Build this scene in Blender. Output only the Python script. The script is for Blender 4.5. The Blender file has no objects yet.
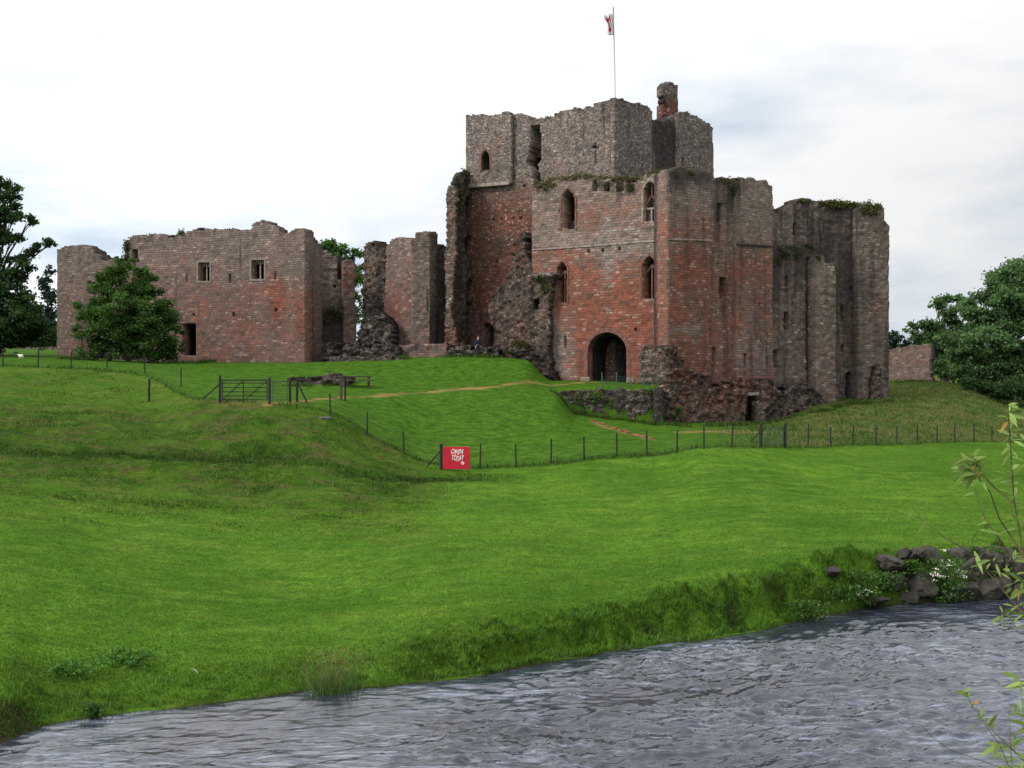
import bpy, bmesh, math, random
import numpy as np
from mathutils import Vector, Matrix
R = math.radians
rng = np.random.default_rng(7)
random.seed(7)
SC = bpy.context.scene
COL = SC.collection
# ------------------------------------------------------------------ camera
F = 1098.0            # focal length in pixels of a 1024 px wide picture
ZC = 6.0              # eye height over the river
cam = bpy.data.cameras.new('camera')
cam.sensor_width = 36.0
cam.lens = 36.0 * F / 1024.0
cam.clip_start = 0.1
cam.clip_end = 12000
camo = bpy.data.objects.new('camera', cam)
COL.objects.link(camo)
camo.location = (0, 0, ZC)
camo.rotation_euler = (R(90), 0, 0)
SC.camera = camo
# ------------------------------------------------------------------ light
SUN_DIR = Vector((-0.80, -0.42, 0.78)).normalized()
SUN_EL = math.asin(SUN_DIR.z)
SUN_ROT = math.atan2(SUN_DIR.x, SUN_DIR.y)
world = bpy.data.worlds.new('World')
SC.world = world
world.use_nodes = True
wt = world.node_tree
for n in list(wt.nodes):
    wt.nodes.remove(n)
def wn(t):
    return wt.nodes.new(t)
w_out = wn('ShaderNodeOutputWorld')
w_sky = wn('ShaderNodeTexSky')
w_sky.sky_type = 'NISHITA'
w_sky.sun_disc = False
w_sky.sun_elevation = SUN_EL
w_sky.sun_rotation = SUN_ROT
w_bg1 = wn('ShaderNodeBackground')
w_bg1.inputs[1].default_value = 0.10
wt.links.new(w_sky.outputs[0], w_bg1.inputs[0])
w_tc = wn('ShaderNodeTexCoord')
w_sep = wn('ShaderNodeSeparateXYZ')
wt.links.new(w_tc.outputs['Generated'], w_sep.inputs[0])
w_map = wn('ShaderNodeMapping')
w_map.inputs['Scale'].default_value = (2.6, 2.6, 8.5)
w_map.inputs['Location'].default_value = (3.1, 1.7, 0.35)
wt.links.new(w_tc.outputs['Generated'], w_map.inputs[0])
w_no = wn('ShaderNodeTexNoise')
w_no.inputs['Scale'].default_value = 1.25
w_no.inputs['Detail'].default_value = 7
w_no.inputs['Roughness'].default_value = 0.55
wt.links.new(w_map.outputs[0], w_no.inputs[0])
# brightness: pale grey patches low down, white overhead
w_el = wn('ShaderNodeMapRange')
w_el.inputs[1].default_value = 0.02
w_el.inputs[2].default_value = 0.30
w_el.inputs[3].default_value = -0.05
w_el.inputs[4].default_value = 0.13
wt.links.new(w_sep.outputs[2], w_el.inputs[0])
w_add = wn('ShaderNodeMath')
w_add.operation = 'ADD'
wt.links.new(w_no.outputs[0], w_add.inputs[0])
wt.links.new(w_el.outputs[0], w_add.inputs[1])
w_rp = wn('ShaderNodeValToRGB')
cr = w_rp.color_ramp
cr.elements[0].position = 0.36
cr.elements[0].color = (0.55, 0.645, 0.75, 1)
cr.elements[1].position = 0.62
cr.elements[1].color = (1.0, 1.0, 1.0, 1)
e = cr.elements.new(0.48)
e.color = (0.80, 0.855, 0.915, 1)
wt.links.new(w_add.outputs[0], w_rp.inputs[0])
w_bg2 = wn('ShaderNodeBackground')
w_dot = wn('ShaderNodeVectorMath')
w_dot.operation = 'DOT_PRODUCT'
wt.links.new(w_tc.outputs['Generated'], w_dot.inputs[0])
w_dot.inputs[1].default_value = (-0.95, -0.10, 0.25)
w_st = wn('ShaderNodeMapRange')      # sky brighter to the left, dimmed rightward to darken right-facing walls
w_st.inputs[1].default_value = -1.0
w_st.inputs[2].default_value = 1.0
w_st.inputs[3].default_value = 0.60
w_st.inputs[4].default_value = 1.62
wt.links.new(w_dot.outputs['Value'], w_st.inputs[0])
w_ze = wn('ShaderNodeMapRange')      # and brighter overhead than low down, as overcast skies are
w_ze.inputs[1].default_value = 0.18
w_ze.inputs[2].default_value = 0.95
w_ze.inputs[3].default_value = 1.0
w_ze.inputs[4].default_value = 1.75
wt.links.new(w_sep.outputs[2], w_ze.inputs[0])
w_mu = wn('ShaderNodeMath')
w_mu.operation = 'MULTIPLY'
wt.links.new(w_st.outputs[0], w_mu.inputs[0])
wt.links.new(w_ze.outputs[0], w_mu.inputs[1])
wt.links.new(w_mu.outputs[0], w_bg2.inputs[1])
wt.links.new(w_rp.outputs[0], w_bg2.inputs[0])
w_mix = wn('ShaderNodeMixShader')
w_mix.inputs[0].default_value = 0.96
wt.links.new(w_bg1.outputs[0], w_mix.inputs[1])
wt.links.new(w_bg2.outputs[0], w_mix.inputs[2])
wt.links.new(w_mix.outputs[0], w_out.inputs[0])
sun = bpy.data.lights.new('sun', 'SUN')
sun.energy = 2.4
sun.angle = R(12)
sun.color = (1.0, 0.95, 0.87)
suno = bpy.data.objects.new('sun', sun)
COL.objects.link(suno)
suno.location = (-60, -40, 80)
suno.rotation_euler = SUN_DIR.to_track_quat('Z', 'Y').to_euler()
SC.view_settings.view_transform = 'Standard'
SC.view_settings.look = 'None'
SC.view_settings.exposure = 0.0
SC.view_settings.gamma = 1.0
SC.view_settings.use_curve_mapping = False
SC.render.engine = 'CYCLES'
SC.cycles.max_bounces = 5
SC.cycles.diffuse_bounces = 3
SC.cycles.transparent_max_bounces = 6
SC.cycles.use_denoising = True

# ------------------------------------------------------------------ maths helpers
def _h(i, j, seed):
    n = (i.astype(np.int64) * 374761393 + j.astype(np.int64) * 668265263 + seed * 1274126177) & 0xFFFFFFFF
    n = ((n ^ (n >> 13)) * 1274126177) & 0xFFFFFFFF
    n = n ^ (n >> 16)
    return (n & 0xFFFFFF) / float(0xFFFFFF)
def noise(x, y, seed=0):
    x = np.asarray(x, float); y = np.asarray(y, float)
    xi = np.floor(x); yi = np.floor(y)
    fx = x - xi; fy = y - yi
    fx = fx * fx * fx * (fx * (fx * 6 - 15) + 10); fy = fy * fy * fy * (fy * (fy * 6 - 15) + 10)
    a = _h(xi, yi, seed); b = _h(xi + 1, yi, seed); c = _h(xi, yi + 1, seed); d = _h(xi + 1, yi + 1, seed)
    return (a + (b - a) * fx + (c - a) * fy + (a - b - c + d) * fx * fy) * 2 - 1
def fbm(x, y, seed=0, o=4):
    s = 0.0; a = 1.0; t = 0.0
    for k in range(o):
        s = s + a * noise(x * 2 ** k + 17.3 * k, y * 2 ** k - 9.1 * k, seed + k)
        t += a; a *= 0.5
    return s / t
def sstep(a, b, x):
    t = np.clip((x - a) / (b - a), 0, 1)
    return t * t * (3 - 2 * t)
def pchip(xs, ys, x):
    """monotone cubic through (xs, ys); ys may be (n,) or (n, m)"""
    xs = np.asarray(xs, float); ys = np.asarray(ys, float); x = np.asarray(x, float)
    h = np.diff(xs)
    hh = h.reshape((-1,) + (1,) * (ys.ndim - 1))
    dl = np.diff(ys, axis=0) / hh
    m = np.zeros_like(ys)
    a, b = dl[:-1], dl[1:]
    same = (a * b) > 0
    w1 = 2 * hh[1:] + hh[:-1]; w2 = hh[1:] + 2 * hh[:-1]
    with np.errstate(divide='ignore', invalid='ignore'):
        mm = (w1 + w2) / (w1 / a + w2 / b)
    m[1:-1] = np.where(same, mm, 0)
    m[0] = dl[0]; m[-1] = dl[-1]
    k = np.clip(np.searchsorted(xs, x) - 1, 0, len(xs) - 2)
    t = np.clip((x - xs[k]) / h[k], 0, 1)
    hk = h[k]
    if ys.ndim > 1:
        t = t[:, None]; hk = hk[:, None]
    return ((1 + 2 * t) * (1 - t) ** 2 * ys[k] + t * (1 - t) ** 2 * hk * m[k] + t * t * (3 - 2 * t) * ys[k + 1] + t * t * (t - 1) * hk * m[k + 1])
def P(u, v, Y):
    return Vector(((u - 512) * Y / F, Y, ZC + (384 - v) * Y / F))
def zof(v, Y):
    return ZC + (384 - v) * Y / F
def inpoly(px, py, poly):
    inside = np.zeros(px.shape, bool)
    n = len(poly)
    for i in range(n):
        x1, y1 = poly[i]; x2, y2 = poly[(i + 1) % n]
        if y1 == y2:
            continue
        c = ((y1 > py) != (y2 > py)) & (px < (x2 - x1) * (py - y1) / (y2 - y1) + x1)
        inside ^= c
    return inside

# ------------------------------------------------------------------ object helpers
def tag(o, label=None, cat=None, group=None, kind=None):
    if label: o['label'] = label
    if cat: o['category'] = cat
    if group: o['group'] = group
    if kind: o['kind'] = kind
    return o
def empty(name, loc, label=None, cat=None, group=None, rz=0.0):
    o = bpy.data.objects.new(name, None)
    COL.objects.link(o)
    o.location = loc
    o.rotation_euler = (0, 0, rz)
    return tag(o, label, cat, group)
def link(name, me, mat, parent=None, world_coords=True):
    if mat is not None and len(me.materials) == 0:
        me.materials.append(mat)
    o = bpy.data.objects.new(name, me)
    COL.objects.link(o)
    if parent is not None:
        o.parent = parent
        if world_coords:
            m = Matrix.Identity(4)
            p = parent
            while p is not None:
                m = Matrix.LocRotScale(p.location, p.rotation_euler, p.scale) @ m
                p = p.parent
            me.transform(m.inverted())
    return o
def mesh_np(name, V, faces, uv=None, attrs=None, smooth=False):
    """V (n,3); faces: list of index arrays (k,3) or (k,4)"""
    V = np.asarray(V, np.float32)
    fl = [np.asarray(f, np.int32) for f in faces if len(f)]
    me = bpy.data.meshes.new(name)
    loops = np.concatenate([f.ravel() for f in fl])
    tot = np.concatenate([np.full(len(f), f.shape[1], np.int32) for f in fl])
    st = np.concatenate([[0], np.cumsum(tot)[:-1]]).astype(np.int32)
    me.vertices.add(len(V)); me.vertices.foreach_set('co', V.ravel())
    me.loops.add(len(loops)); me.loops.foreach_set('vertex_index', loops)
    me.polygons.add(len(tot)); me.polygons.foreach_set('loop_start', st); me.polygons.foreach_set('loop_total', tot)
    if smooth:
        me.polygons.foreach_set('use_smooth', np.ones(len(tot), bool))
    me.update(calc_edges=True)
    if uv is not None:
        l = me.uv_layers.new(name='UVMap')
        l.data.foreach_set('uv', np.asarray(uv, np.float32)[loops].ravel())
    for k, a in (attrs or {}).items():
        at = me.attributes.new(k, 'FLOAT', 'POINT')
        at.data.foreach_set('value', np.asarray(a, np.float32).ravel())
    me.validate()
    return me
class MB:
    """collects boxes, tubes and rings into one mesh"""
    def __init__(s):
        s.v = []; s.f = []
    def box(s, c, size, rot=None, jit=0.0):
        b = len(s.v)
        for dx in (-.5, .5):
            for dy in (-.5, .5):
                for dz in (-.5, .5):
                    p = Vector((dx * size[0], dy * size[1], dz * size[2]))
                    if jit:
                        p += Vector((random.uniform(-jit, jit), random.uniform(-jit, jit), random.uniform(-jit, jit)))
                    if rot is not None:
                        p = rot @ p
                    s.v.append(tuple(Vector(c) + p))
        for q in ((0, 1, 3, 2), (4, 6, 7, 5), (0, 4, 5, 1), (2, 3, 7, 6), (0, 2, 6, 4), (1, 5, 7, 3)):
            s.f.append(tuple(b + i for i in q))
        return s
    def bar(s, a, b, w, d=None, up=(0, 0, 1)):
        """box beam from a to b, w wide and d deep"""
        a = Vector(a); b = Vector(b); d = d or w
        ax = (b - a); L = ax.length; ax.normalize()
        upv = Vector(up)
        if abs(ax.dot(upv)) > 0.95:
            upv = Vector((0, 1, 0))
        sx = ax.cross(upv).normalized(); sy = sx.cross(ax).normalized()
        rot = Matrix((sx, ax, sy)).transposed()
        return s.box((a + b) / 2, (w, L, d), rot)
    def tube(s, pts, rad, n=6):
        pts = [Vector(p) for p in pts]
        if not hasattr(rad, '__len__'):
            rad = [rad] * len(pts)
        base = len(s.v)
        for i, p in enumerate(pts):
            t = (pts[min(i + 1, len(pts) - 1)] - pts[max(i - 1, 0)]).normalized()
            a = t.cross(Vector((0.31, 0.2, 0.93)))
            if a.length < 1e-3: a = t.cross(Vector((1, 0, 0)))
            a.normalize(); b = t.cross(a)
            for k in range(n):
                an = 2 * math.pi * k / n
                s.v.append(tuple(p + (a * math.cos(an) + b * math.sin(an)) * rad[i]))
        for i in range(len(pts) - 1):
            for k in range(n):
                s.f.append((base + i * n + k, base + i * n + (k + 1) % n, base + (i + 1) * n + (k + 1) % n, base + (i + 1) * n + k))
        s.f.append(tuple(base + k for k in range(n)))
        s.f.append(tuple(base + (len(pts) - 1) * n + k for k in reversed(range(n))))
        return s
    def build(s, name, mat, parent=None, smooth=False, bevel=0.0, world_coords=True):
        me = bpy.data.meshes.new(name)
        me.from_pydata(s.v, [], s.f)
        if smooth:
            for p in me.polygons: p.use_smooth = True
        me.update()
        o = link(name, me, mat, parent, world_coords)
        if bevel:
            m = o.modifiers.new('bevel', 'BEVEL'); m.width = bevel; m.segments = 1; m.limit_method = 'ANGLE'
        return o
def blades(V, n_sides=1):
    pass

# ------------------------------------------------------------------ materials
class NT:
    def __init__(s, name):
        s.m = bpy.data.materials.new(name); s.m.use_nodes = True
        s.t = s.m.node_tree
        for n in list(s.t.nodes): s.t.nodes.remove(n)
        s.out = s.n('ShaderNodeOutputMaterial')
    def n(s, t, **k):
        nd = s.t.nodes.new(t)
        for a, b in k.items(): setattr(nd, a, b)
        return nd
    def l(s, a, b):
        s.t.links.new(a, b)
    def setin(s, sock, v):
        if hasattr(v, 'is_output') or hasattr(v, 'links'):
            s.l(v, sock)
        else:
            sock.default_value = v
    def math(s, op, a, b=None, clamp=False):
        nd = s.n('ShaderNodeMath', operation=op); nd.use_clamp = clamp
        s.setin(nd.inputs[0], a)
        if b is not None: s.setin(nd.inputs[1], b)
        return nd.outputs[0]
    def mix(s, f, a, b, mode='MIX'):
        nd = s.n('ShaderNodeMix', data_type='RGBA', blend_type=mode); nd.clamp_factor = True
        s.setin(nd.inputs[0], f)
        for k, c in ((6, a), (7, b)):
            s.setin(nd.inputs[k], (c[0], c[1], c[2], 1) if isinstance(c, tuple) else c)
        return nd.outputs[2]
    def ramp(s, x, lo, hi, a=0.0, b=1.0):
        nd = s.n('ShaderNodeMapRange'); nd.interpolation_type = 'SMOOTHSTEP'
        s.setin(nd.inputs[0], x)
        for k, q in enumerate((lo, hi, a, b)): nd.inputs[1 + k].default_value = q
        return nd.outputs[0]
    def attr(s, nm):
        nd = s.n('ShaderNodeAttribute'); nd.attribute_name = nm
        return nd.outputs['Fac']
    def pos(s):
        return s.n('ShaderNodeNewGeometry').outputs['Position']
    def noise(s, vec, scale, detail=4, rough=.55, stretch=None):
        if stretch:
            mp = s.n('ShaderNodeMapping'); mp.inputs['Scale'].default_value = stretch
            s.l(vec, mp.inputs[0]); vec = mp.outputs[0]
        nd = s.n('ShaderNodeTexNoise'); nd.inputs['Scale'].default_value = scale
        nd.inputs['Detail'].default_value = detail; nd.inputs['Roughness'].default_value = rough
        s.l(vec, nd.inputs[0])
        return nd.outputs[0]
    def bsdf(s, col, rough=.85, spec=.25, bump=None, bstr=.5, bdist=.05, **kw):
        b = s.n('ShaderNodeBsdfPrincipled')
        s.setin(b.inputs['Base Color'], (col[0], col[1], col[2], 1) if isinstance(col, tuple) else col)
        s.setin(b.inputs['Roughness'], rough)
        b.inputs['Specular IOR Level'].default_value = spec
        for k, v in kw.items(): b.inputs[k].default_value = v
        if bump is not None:
            bn = s.n('ShaderNodeBump'); bn.inputs['Strength'].default_value = bstr; bn.inputs['Distance'].default_value = bdist
            s.l(bump, bn.inputs['Height']); s.l(bn.outputs[0], b.inputs['Normal'])
        s.l(b.outputs[0], s.out.inputs[0])
        return b
def simple(name, col, rough=.7, spec=.3, var=.25, scale=6.0, **kw):
    t = NT(name)
    n = t.noise(t.pos(), scale, 5)
    c = t.mix(t.ramp(n, .3, .7), tuple(x * (1 - var) for x in col), tuple(min(1, x * (1 + var)) for x in col))
    t.bsdf(c, rough, spec, bump=n, bstr=.2, bdist=.02, **kw)
    return t.m
def stone(name, grey, red, pale, bw=.40, bh=.21, rubble=False, contrast=1.0, vs=2.6, stretch=1.5, joint=.55):
    """coursed or rubble sandstone; vertex attributes red and dark set the stone's own colour zones"""
    t = NT(name)
    uv = t.n('ShaderNodeUVMap').outputs[0]
    pos = t.pos()
    wob = t.n('ShaderNodeTexNoise'); wob.inputs['Scale'].default_value = 1.3; wob.inputs['Detail'].default_value = 3
    t.l(uv, wob.inputs[0])
    wm = t.n('ShaderNodeVectorMath', operation='MULTIPLY_ADD')
    t.l(wob.outputs['Color'], wm.inputs[0]); wm.inputs[1].default_value = (.09, .07, 0) if not rubble else (.18, .14, 0)
    t.l(uv, wm.inputs[2])
    if rubble:
        vo = t.n('ShaderNodeTexVoronoi'); vo.inputs['Scale'].default_value = vs
        mp = t.n('ShaderNodeMapping'); mp.inputs['Scale'].default_value = (1, stretch, 1)
        t.l(wm.outputs[0], mp.inputs[0]); t.l(mp.outputs[0], vo.inputs['Vector'])
        sp = t.n('ShaderNodeSeparateColor'); t.l(vo.outputs['Color'], sp.inputs[0])
        rnd = sp.outputs[0]; rnd2 = sp.outputs[1]
        ve = t.n('ShaderNodeTexVoronoi', feature='DISTANCE_TO_EDGE'); ve.inputs['Scale'].default_value = vs
        t.l(mp.outputs[0], ve.inputs['Vector'])
        mortar = t.ramp(ve.outputs['Distance'], .02, .14, 1, 0)
    else:
        def brick(off):
            b = t.n('ShaderNodeTexBrick')
            b.inputs['Scale'].default_value = 1.0
            b.inputs['Brick Width'].default_value = bw; b.inputs['Row Height'].default_value = bh
            b.inputs['Mortar Size'].default_value = .022; b.inputs['Mortar Smooth'].default_value = .5
            b.inputs['Bias'].default_value = 0.0
            b.inputs['Color1'].default_value = (0, 0, 0, 1); b.inputs['Color2'].default_value = (1, 1, 1, 1); b.inputs['Mortar'].default_value = (.5, .5, .5, 1)
            b.offset = .5
            b.squash = 1.3; b.squash_frequency = 3
            va = t.n('ShaderNodeVectorMath', operation='ADD'); t.l(wm.outputs[0], va.inputs[0]); va.inputs[1].default_value = off
            t.l(va.outputs[0], b.inputs[0])
            return b
        b1 = brick((0, 0, 0))
        rnd = b1.outputs[0]
        mortar = b1.outputs['Fac']
        rnd2 = t.math('FRACT', t.math('MULTIPLY', rnd, 17.31))
    big = t.noise(pos, .32, 5, .6)
    mid = t.noise(pos, 1.4, 4, .6)
    fine = t.noise(pos, 9.0, 4, .65)
    # zone of red stone, broken up block by block
    r = t.math('ADD', t.attr('red'), t.math('MULTIPLY', t.math('SUBTRACT', big, .5), 1.3))
    r = t.math('ADD', r, t.math('MULTIPLY', t.math('SUBTRACT', rnd, .5), .40))
    r = t.math('ADD', r, t.math('MULTIPLY', t.math('SUBTRACT', mid, .5), .7))
    rf = t.ramp(r, .10, .95)
    c = t.mix(rf, grey, red)
    c = t.mix(t.math('MULTIPLY', t.ramp(r, .70, 1.35), .62), c, (.215, .064, .038))
    c = t.mix(t.math('MULTIPLY', t.ramp(rnd2, .80, .99), .62 if rubble else .34), c, pale)
    c = t.mix(t.math('MULTIPLY', t.ramp(rnd2, .24, .03), .60 if rubble else .38), c, (.075, .048, .042))
    val = t.math('ADD', t.math('MULTIPLY', rnd, (.55 if rubble else .38) * contrast), 1 - (.275 if rubble else .19) * contrast)
    val = t.math('MULTIPLY', val, t.math('ADD', t.math('MULTIPLY', fine, 1.1 * contrast), 1 - .55 * contrast))
    val = t.math('MULTIPLY', val, t.math('ADD', t.math('MULTIPLY', mid, 1.3), .35))
    val = t.math('MULTIPLY', val, t.math('ADD', t.math('MULTIPLY', big, .9), .55))
    vc = t.n('ShaderNodeCombineColor')
    for k in range(3): t.l(val, vc.inputs[k])
    c = t.mix(1.0, c, vc.outputs[0], 'MULTIPLY')
    c = t.mix(t.math('MULTIPLY', mortar, joint), c, (.10, .075, .062) if not rubble else (.05, .04, .035))
    # lichen and black weathering, plus shade painted in through the dark attribute
    streak = t.noise(pos, 1.0, 5, .6, stretch=(1.5, 1.5, .16))
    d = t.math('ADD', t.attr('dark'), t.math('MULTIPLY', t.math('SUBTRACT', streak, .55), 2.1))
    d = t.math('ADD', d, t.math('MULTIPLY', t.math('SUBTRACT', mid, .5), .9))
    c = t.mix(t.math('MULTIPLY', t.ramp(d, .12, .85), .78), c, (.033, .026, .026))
    gn = t.noise(pos, 2.3, 5, .65)
    c = t.mix(t.math('MULTIPLY', t.ramp(gn, .62, .80), .5), c, (.30, .285, .25))
    h = t.math('SUBTRACT', t.math('ADD', t.math('MULTIPLY', rnd, .5), t.math('MULTIPLY', fine, .7)), mortar)
    t.bsdf(c, .92, .12, bump=h, bstr=.9, bdist=.05 if not rubble else .09)
    return t.m
def leafmat(name, col, var=.45, trans=.35, dry=(.16, .13, .04), up=0.0):
    t = NT(name)
    tone = t.attr('tone')
    c = t.mix(tone, tuple(x * (1 - var) for x in col), tuple(x * (1 + var) for x in col))
    c = t.mix(t.ramp(t.attr('dryness'), .2, 1.0), c, dry)
    d = t.n('ShaderNodeBsdfDiffuse'); t.l(c, d.inputs[0])
    tr = t.n('ShaderNodeBsdfTranslucent')
    t.l(t.mix(.25, c, (.10, .26, .012)), tr.inputs[0])
    if up > 0:
        g = t.n('ShaderNodeNewGeometry')
        m1 = t.n('ShaderNodeVectorMath', operation='SCALE'); t.l(g.outputs['Normal'], m1.inputs[0]); m1.inputs['Scale'].default_value = 1 - up
        m2 = t.n('ShaderNodeVectorMath', operation='ADD'); t.l(m1.outputs[0], m2.inputs[0]); m2.inputs[1].default_value = (0, 0, up)
        m3 = t.n('ShaderNodeVectorMath', operation='NORMALIZE'); t.l(m2.outputs[0], m3.inputs[0])
        t.l(m3.outputs[0], d.inputs['Normal'])
    mx = t.n('ShaderNodeMixShader'); mx.inputs[0].default_value = trans
    t.l(d.outputs[0], mx.inputs[1]); t.l(tr.outputs[0], mx.inputs[2])
    gl = t.n('ShaderNodeBsdfGlossy'); gl.inputs['Roughness'].default_value = .5; gl.inputs[0].default_value = (1, 1, 1, 1)
    m4 = t.n('ShaderNodeMixShader'); m4.inputs[0].default_value = .010
    t.l(mx.outputs[0], m4.inputs[1]); t.l(gl.outputs[0], m4.inputs[2])
    t.l(m4.outputs[0], t.out.inputs[0])
    return t.m
GREY = (.215, .170, .146); RED = (.205, .080, .056); PALE = (.42, .37, .33)
M = {}
M['ashlar'] = stone('red_sandstone_courses', GREY, RED, PALE)
M['small'] = stone('weathered_sandstone_blocks', (.252, .210, .184), (.210, .092, .066), (.48, .42, .37), rubble=True, vs=5.0, stretch=2.1, contrast=1.12, joint=.5)
M['hall'] = stone('coursed_hall_sandstone', (.178, .138, .120), (.180, .078, .060), (.40, .35, .31), .36, .19, contrast=1.2)
M['tower'] = stone('dark_weathered_tower_stone', (.165, .128, .108), (.165, .078, .056), (.40, .37, .34), .38, .21, contrast=1.2)
M['shade_black'] = simple('painted_shade_stone', (.022, .018, .018), .95, .05, .3, 4)  # near-black colour stands in for deep shade in the arch and niches
M['rubble'] = stone('rubble_core_stone', (.165, .130, .108), (.190, .080, .055), (.36, .31, .26), rubble=True, vs=4.4, stretch=1.8, contrast=1.0)
M['wallrub'] = stone('dark_rubble_stone', (.095, .082, .070), (.11, .06, .048), (.28, .25, .215), rubble=True, vs=3.0, contrast=1.2)
M['trim'] = simple('dressed_pale_stone', (.25, .205, .175), .9, .15, .3, 5)
M['course'] = simple('worn_string_course_stone', (.23, .19, .165), .95, .1, .45, 3)
M['redtrim'] = simple('dressed_red_stone', (.150, .075, .060), .9, .15, .35, 5)
M['darkstone'] = simple('shaded_interior_stone', (.045, .036, .034), .95, .1, .3, 3)  # near-black stone, interior shade put into its colour
M['timber'] = simple('weathered_timber', (.06, .05, .042), .85, .2, .35, 12)
M['post'] = simple('dark_fence_timber', (.026, .025, .024), .85, .2, .35, 12)
M['wire'] = simple('galvanised_wire', (.055, .06, .058), .5, .4, .1, 20)
M['greenmetal'] = simple('green_painted_metal', (.04, .085, .065), .5, .4, .15, 10)
M['grass'] = leafmat('grass_blade', (.066, .148, .014), .55, .3, dry=(.20, .17, .06), up=.75)
M['tuft'] = leafmat('rough_grass_blade', (.042, .096, .011), .6, .3, dry=(.17, .13, .05), up=.6)
M['reed'] = leafmat('reed_blade', (.06, .12, .03), .4, .3, dry=(.22, .16, .07), up=.3)
M['moss'] = leafmat('wall_top_moss', (.056, .062, .016), .6, .2, dry=(.11, .085, .04), up=.4)
M['ivy'] = leafmat('wall_plant_leaf', (.024, .036, .012), .5, .2, dry=(.12, .10, .03), up=.2)
M['tree_dark'] = leafmat('dark_tree_leaf', (.030, .062, .020), .55, .28)
M['tree_mid'] = leafmat('broad_tree_leaf', (.060, .128, .032), .55, .38)
M['tree_grey'] = leafmat('grey_green_tree_leaf', (.088, .158, .060), .6, .40)  # paler, greyer leaf colour stands in for haze on the right-hand trees
M['tree_blue'] = leafmat('conifer_needle', (.022, .042, .030), .4, .15)
M['bush'] = leafmat('bush_leaf', (.048, .098, .020), .7, .3)
M['willow'] = leafmat('willow_leaf', (.22, .31, .08), .4, .45, dry=(.40, .24, .05))
M['herb'] = leafmat('herb_leaf', (.045, .10, .02), .5, .3, up=.3)
M['nettle'] = leafmat('nettle_leaf', (.055, .140, .020), .5, .3, up=.6)
M['flower'] = simple('white_blossom', (.75, .73, .62), .8, .2, .1, 40)
M['bark'] = simple('tree_bark', (.06, .048, .038), .95, .1, .4, 8)
M['twig'] = simple('willow_twig', (.10, .075, .05), .8, .2, .3, 30)
M['white'] = simple('white_paint', (.75, .75, .74), .45, .4, .06, 10)
M['signred'] = simple('red_sign_board', (.46, .008, .028), .45, .4, .10, 3)
M['skin'] = simple('skin', (.50, .32, .24), .6, .3, .06, 20)
M['navy'] = simple('navy_cloth', (.018, .024, .055), .9, .1, .2, 30)
M['trousers'] = simple('dark_trouser_cloth', (.03, .03, .036), .9, .1, .2, 30)
M['hair'] = simple('brown_hair', (.06, .04, .028), .8, .2, .3, 50)
M['wool'] = simple('sheep_wool', (.66, .62, .54), .95, .05, .15, 30)
M['rock'] = None

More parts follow.
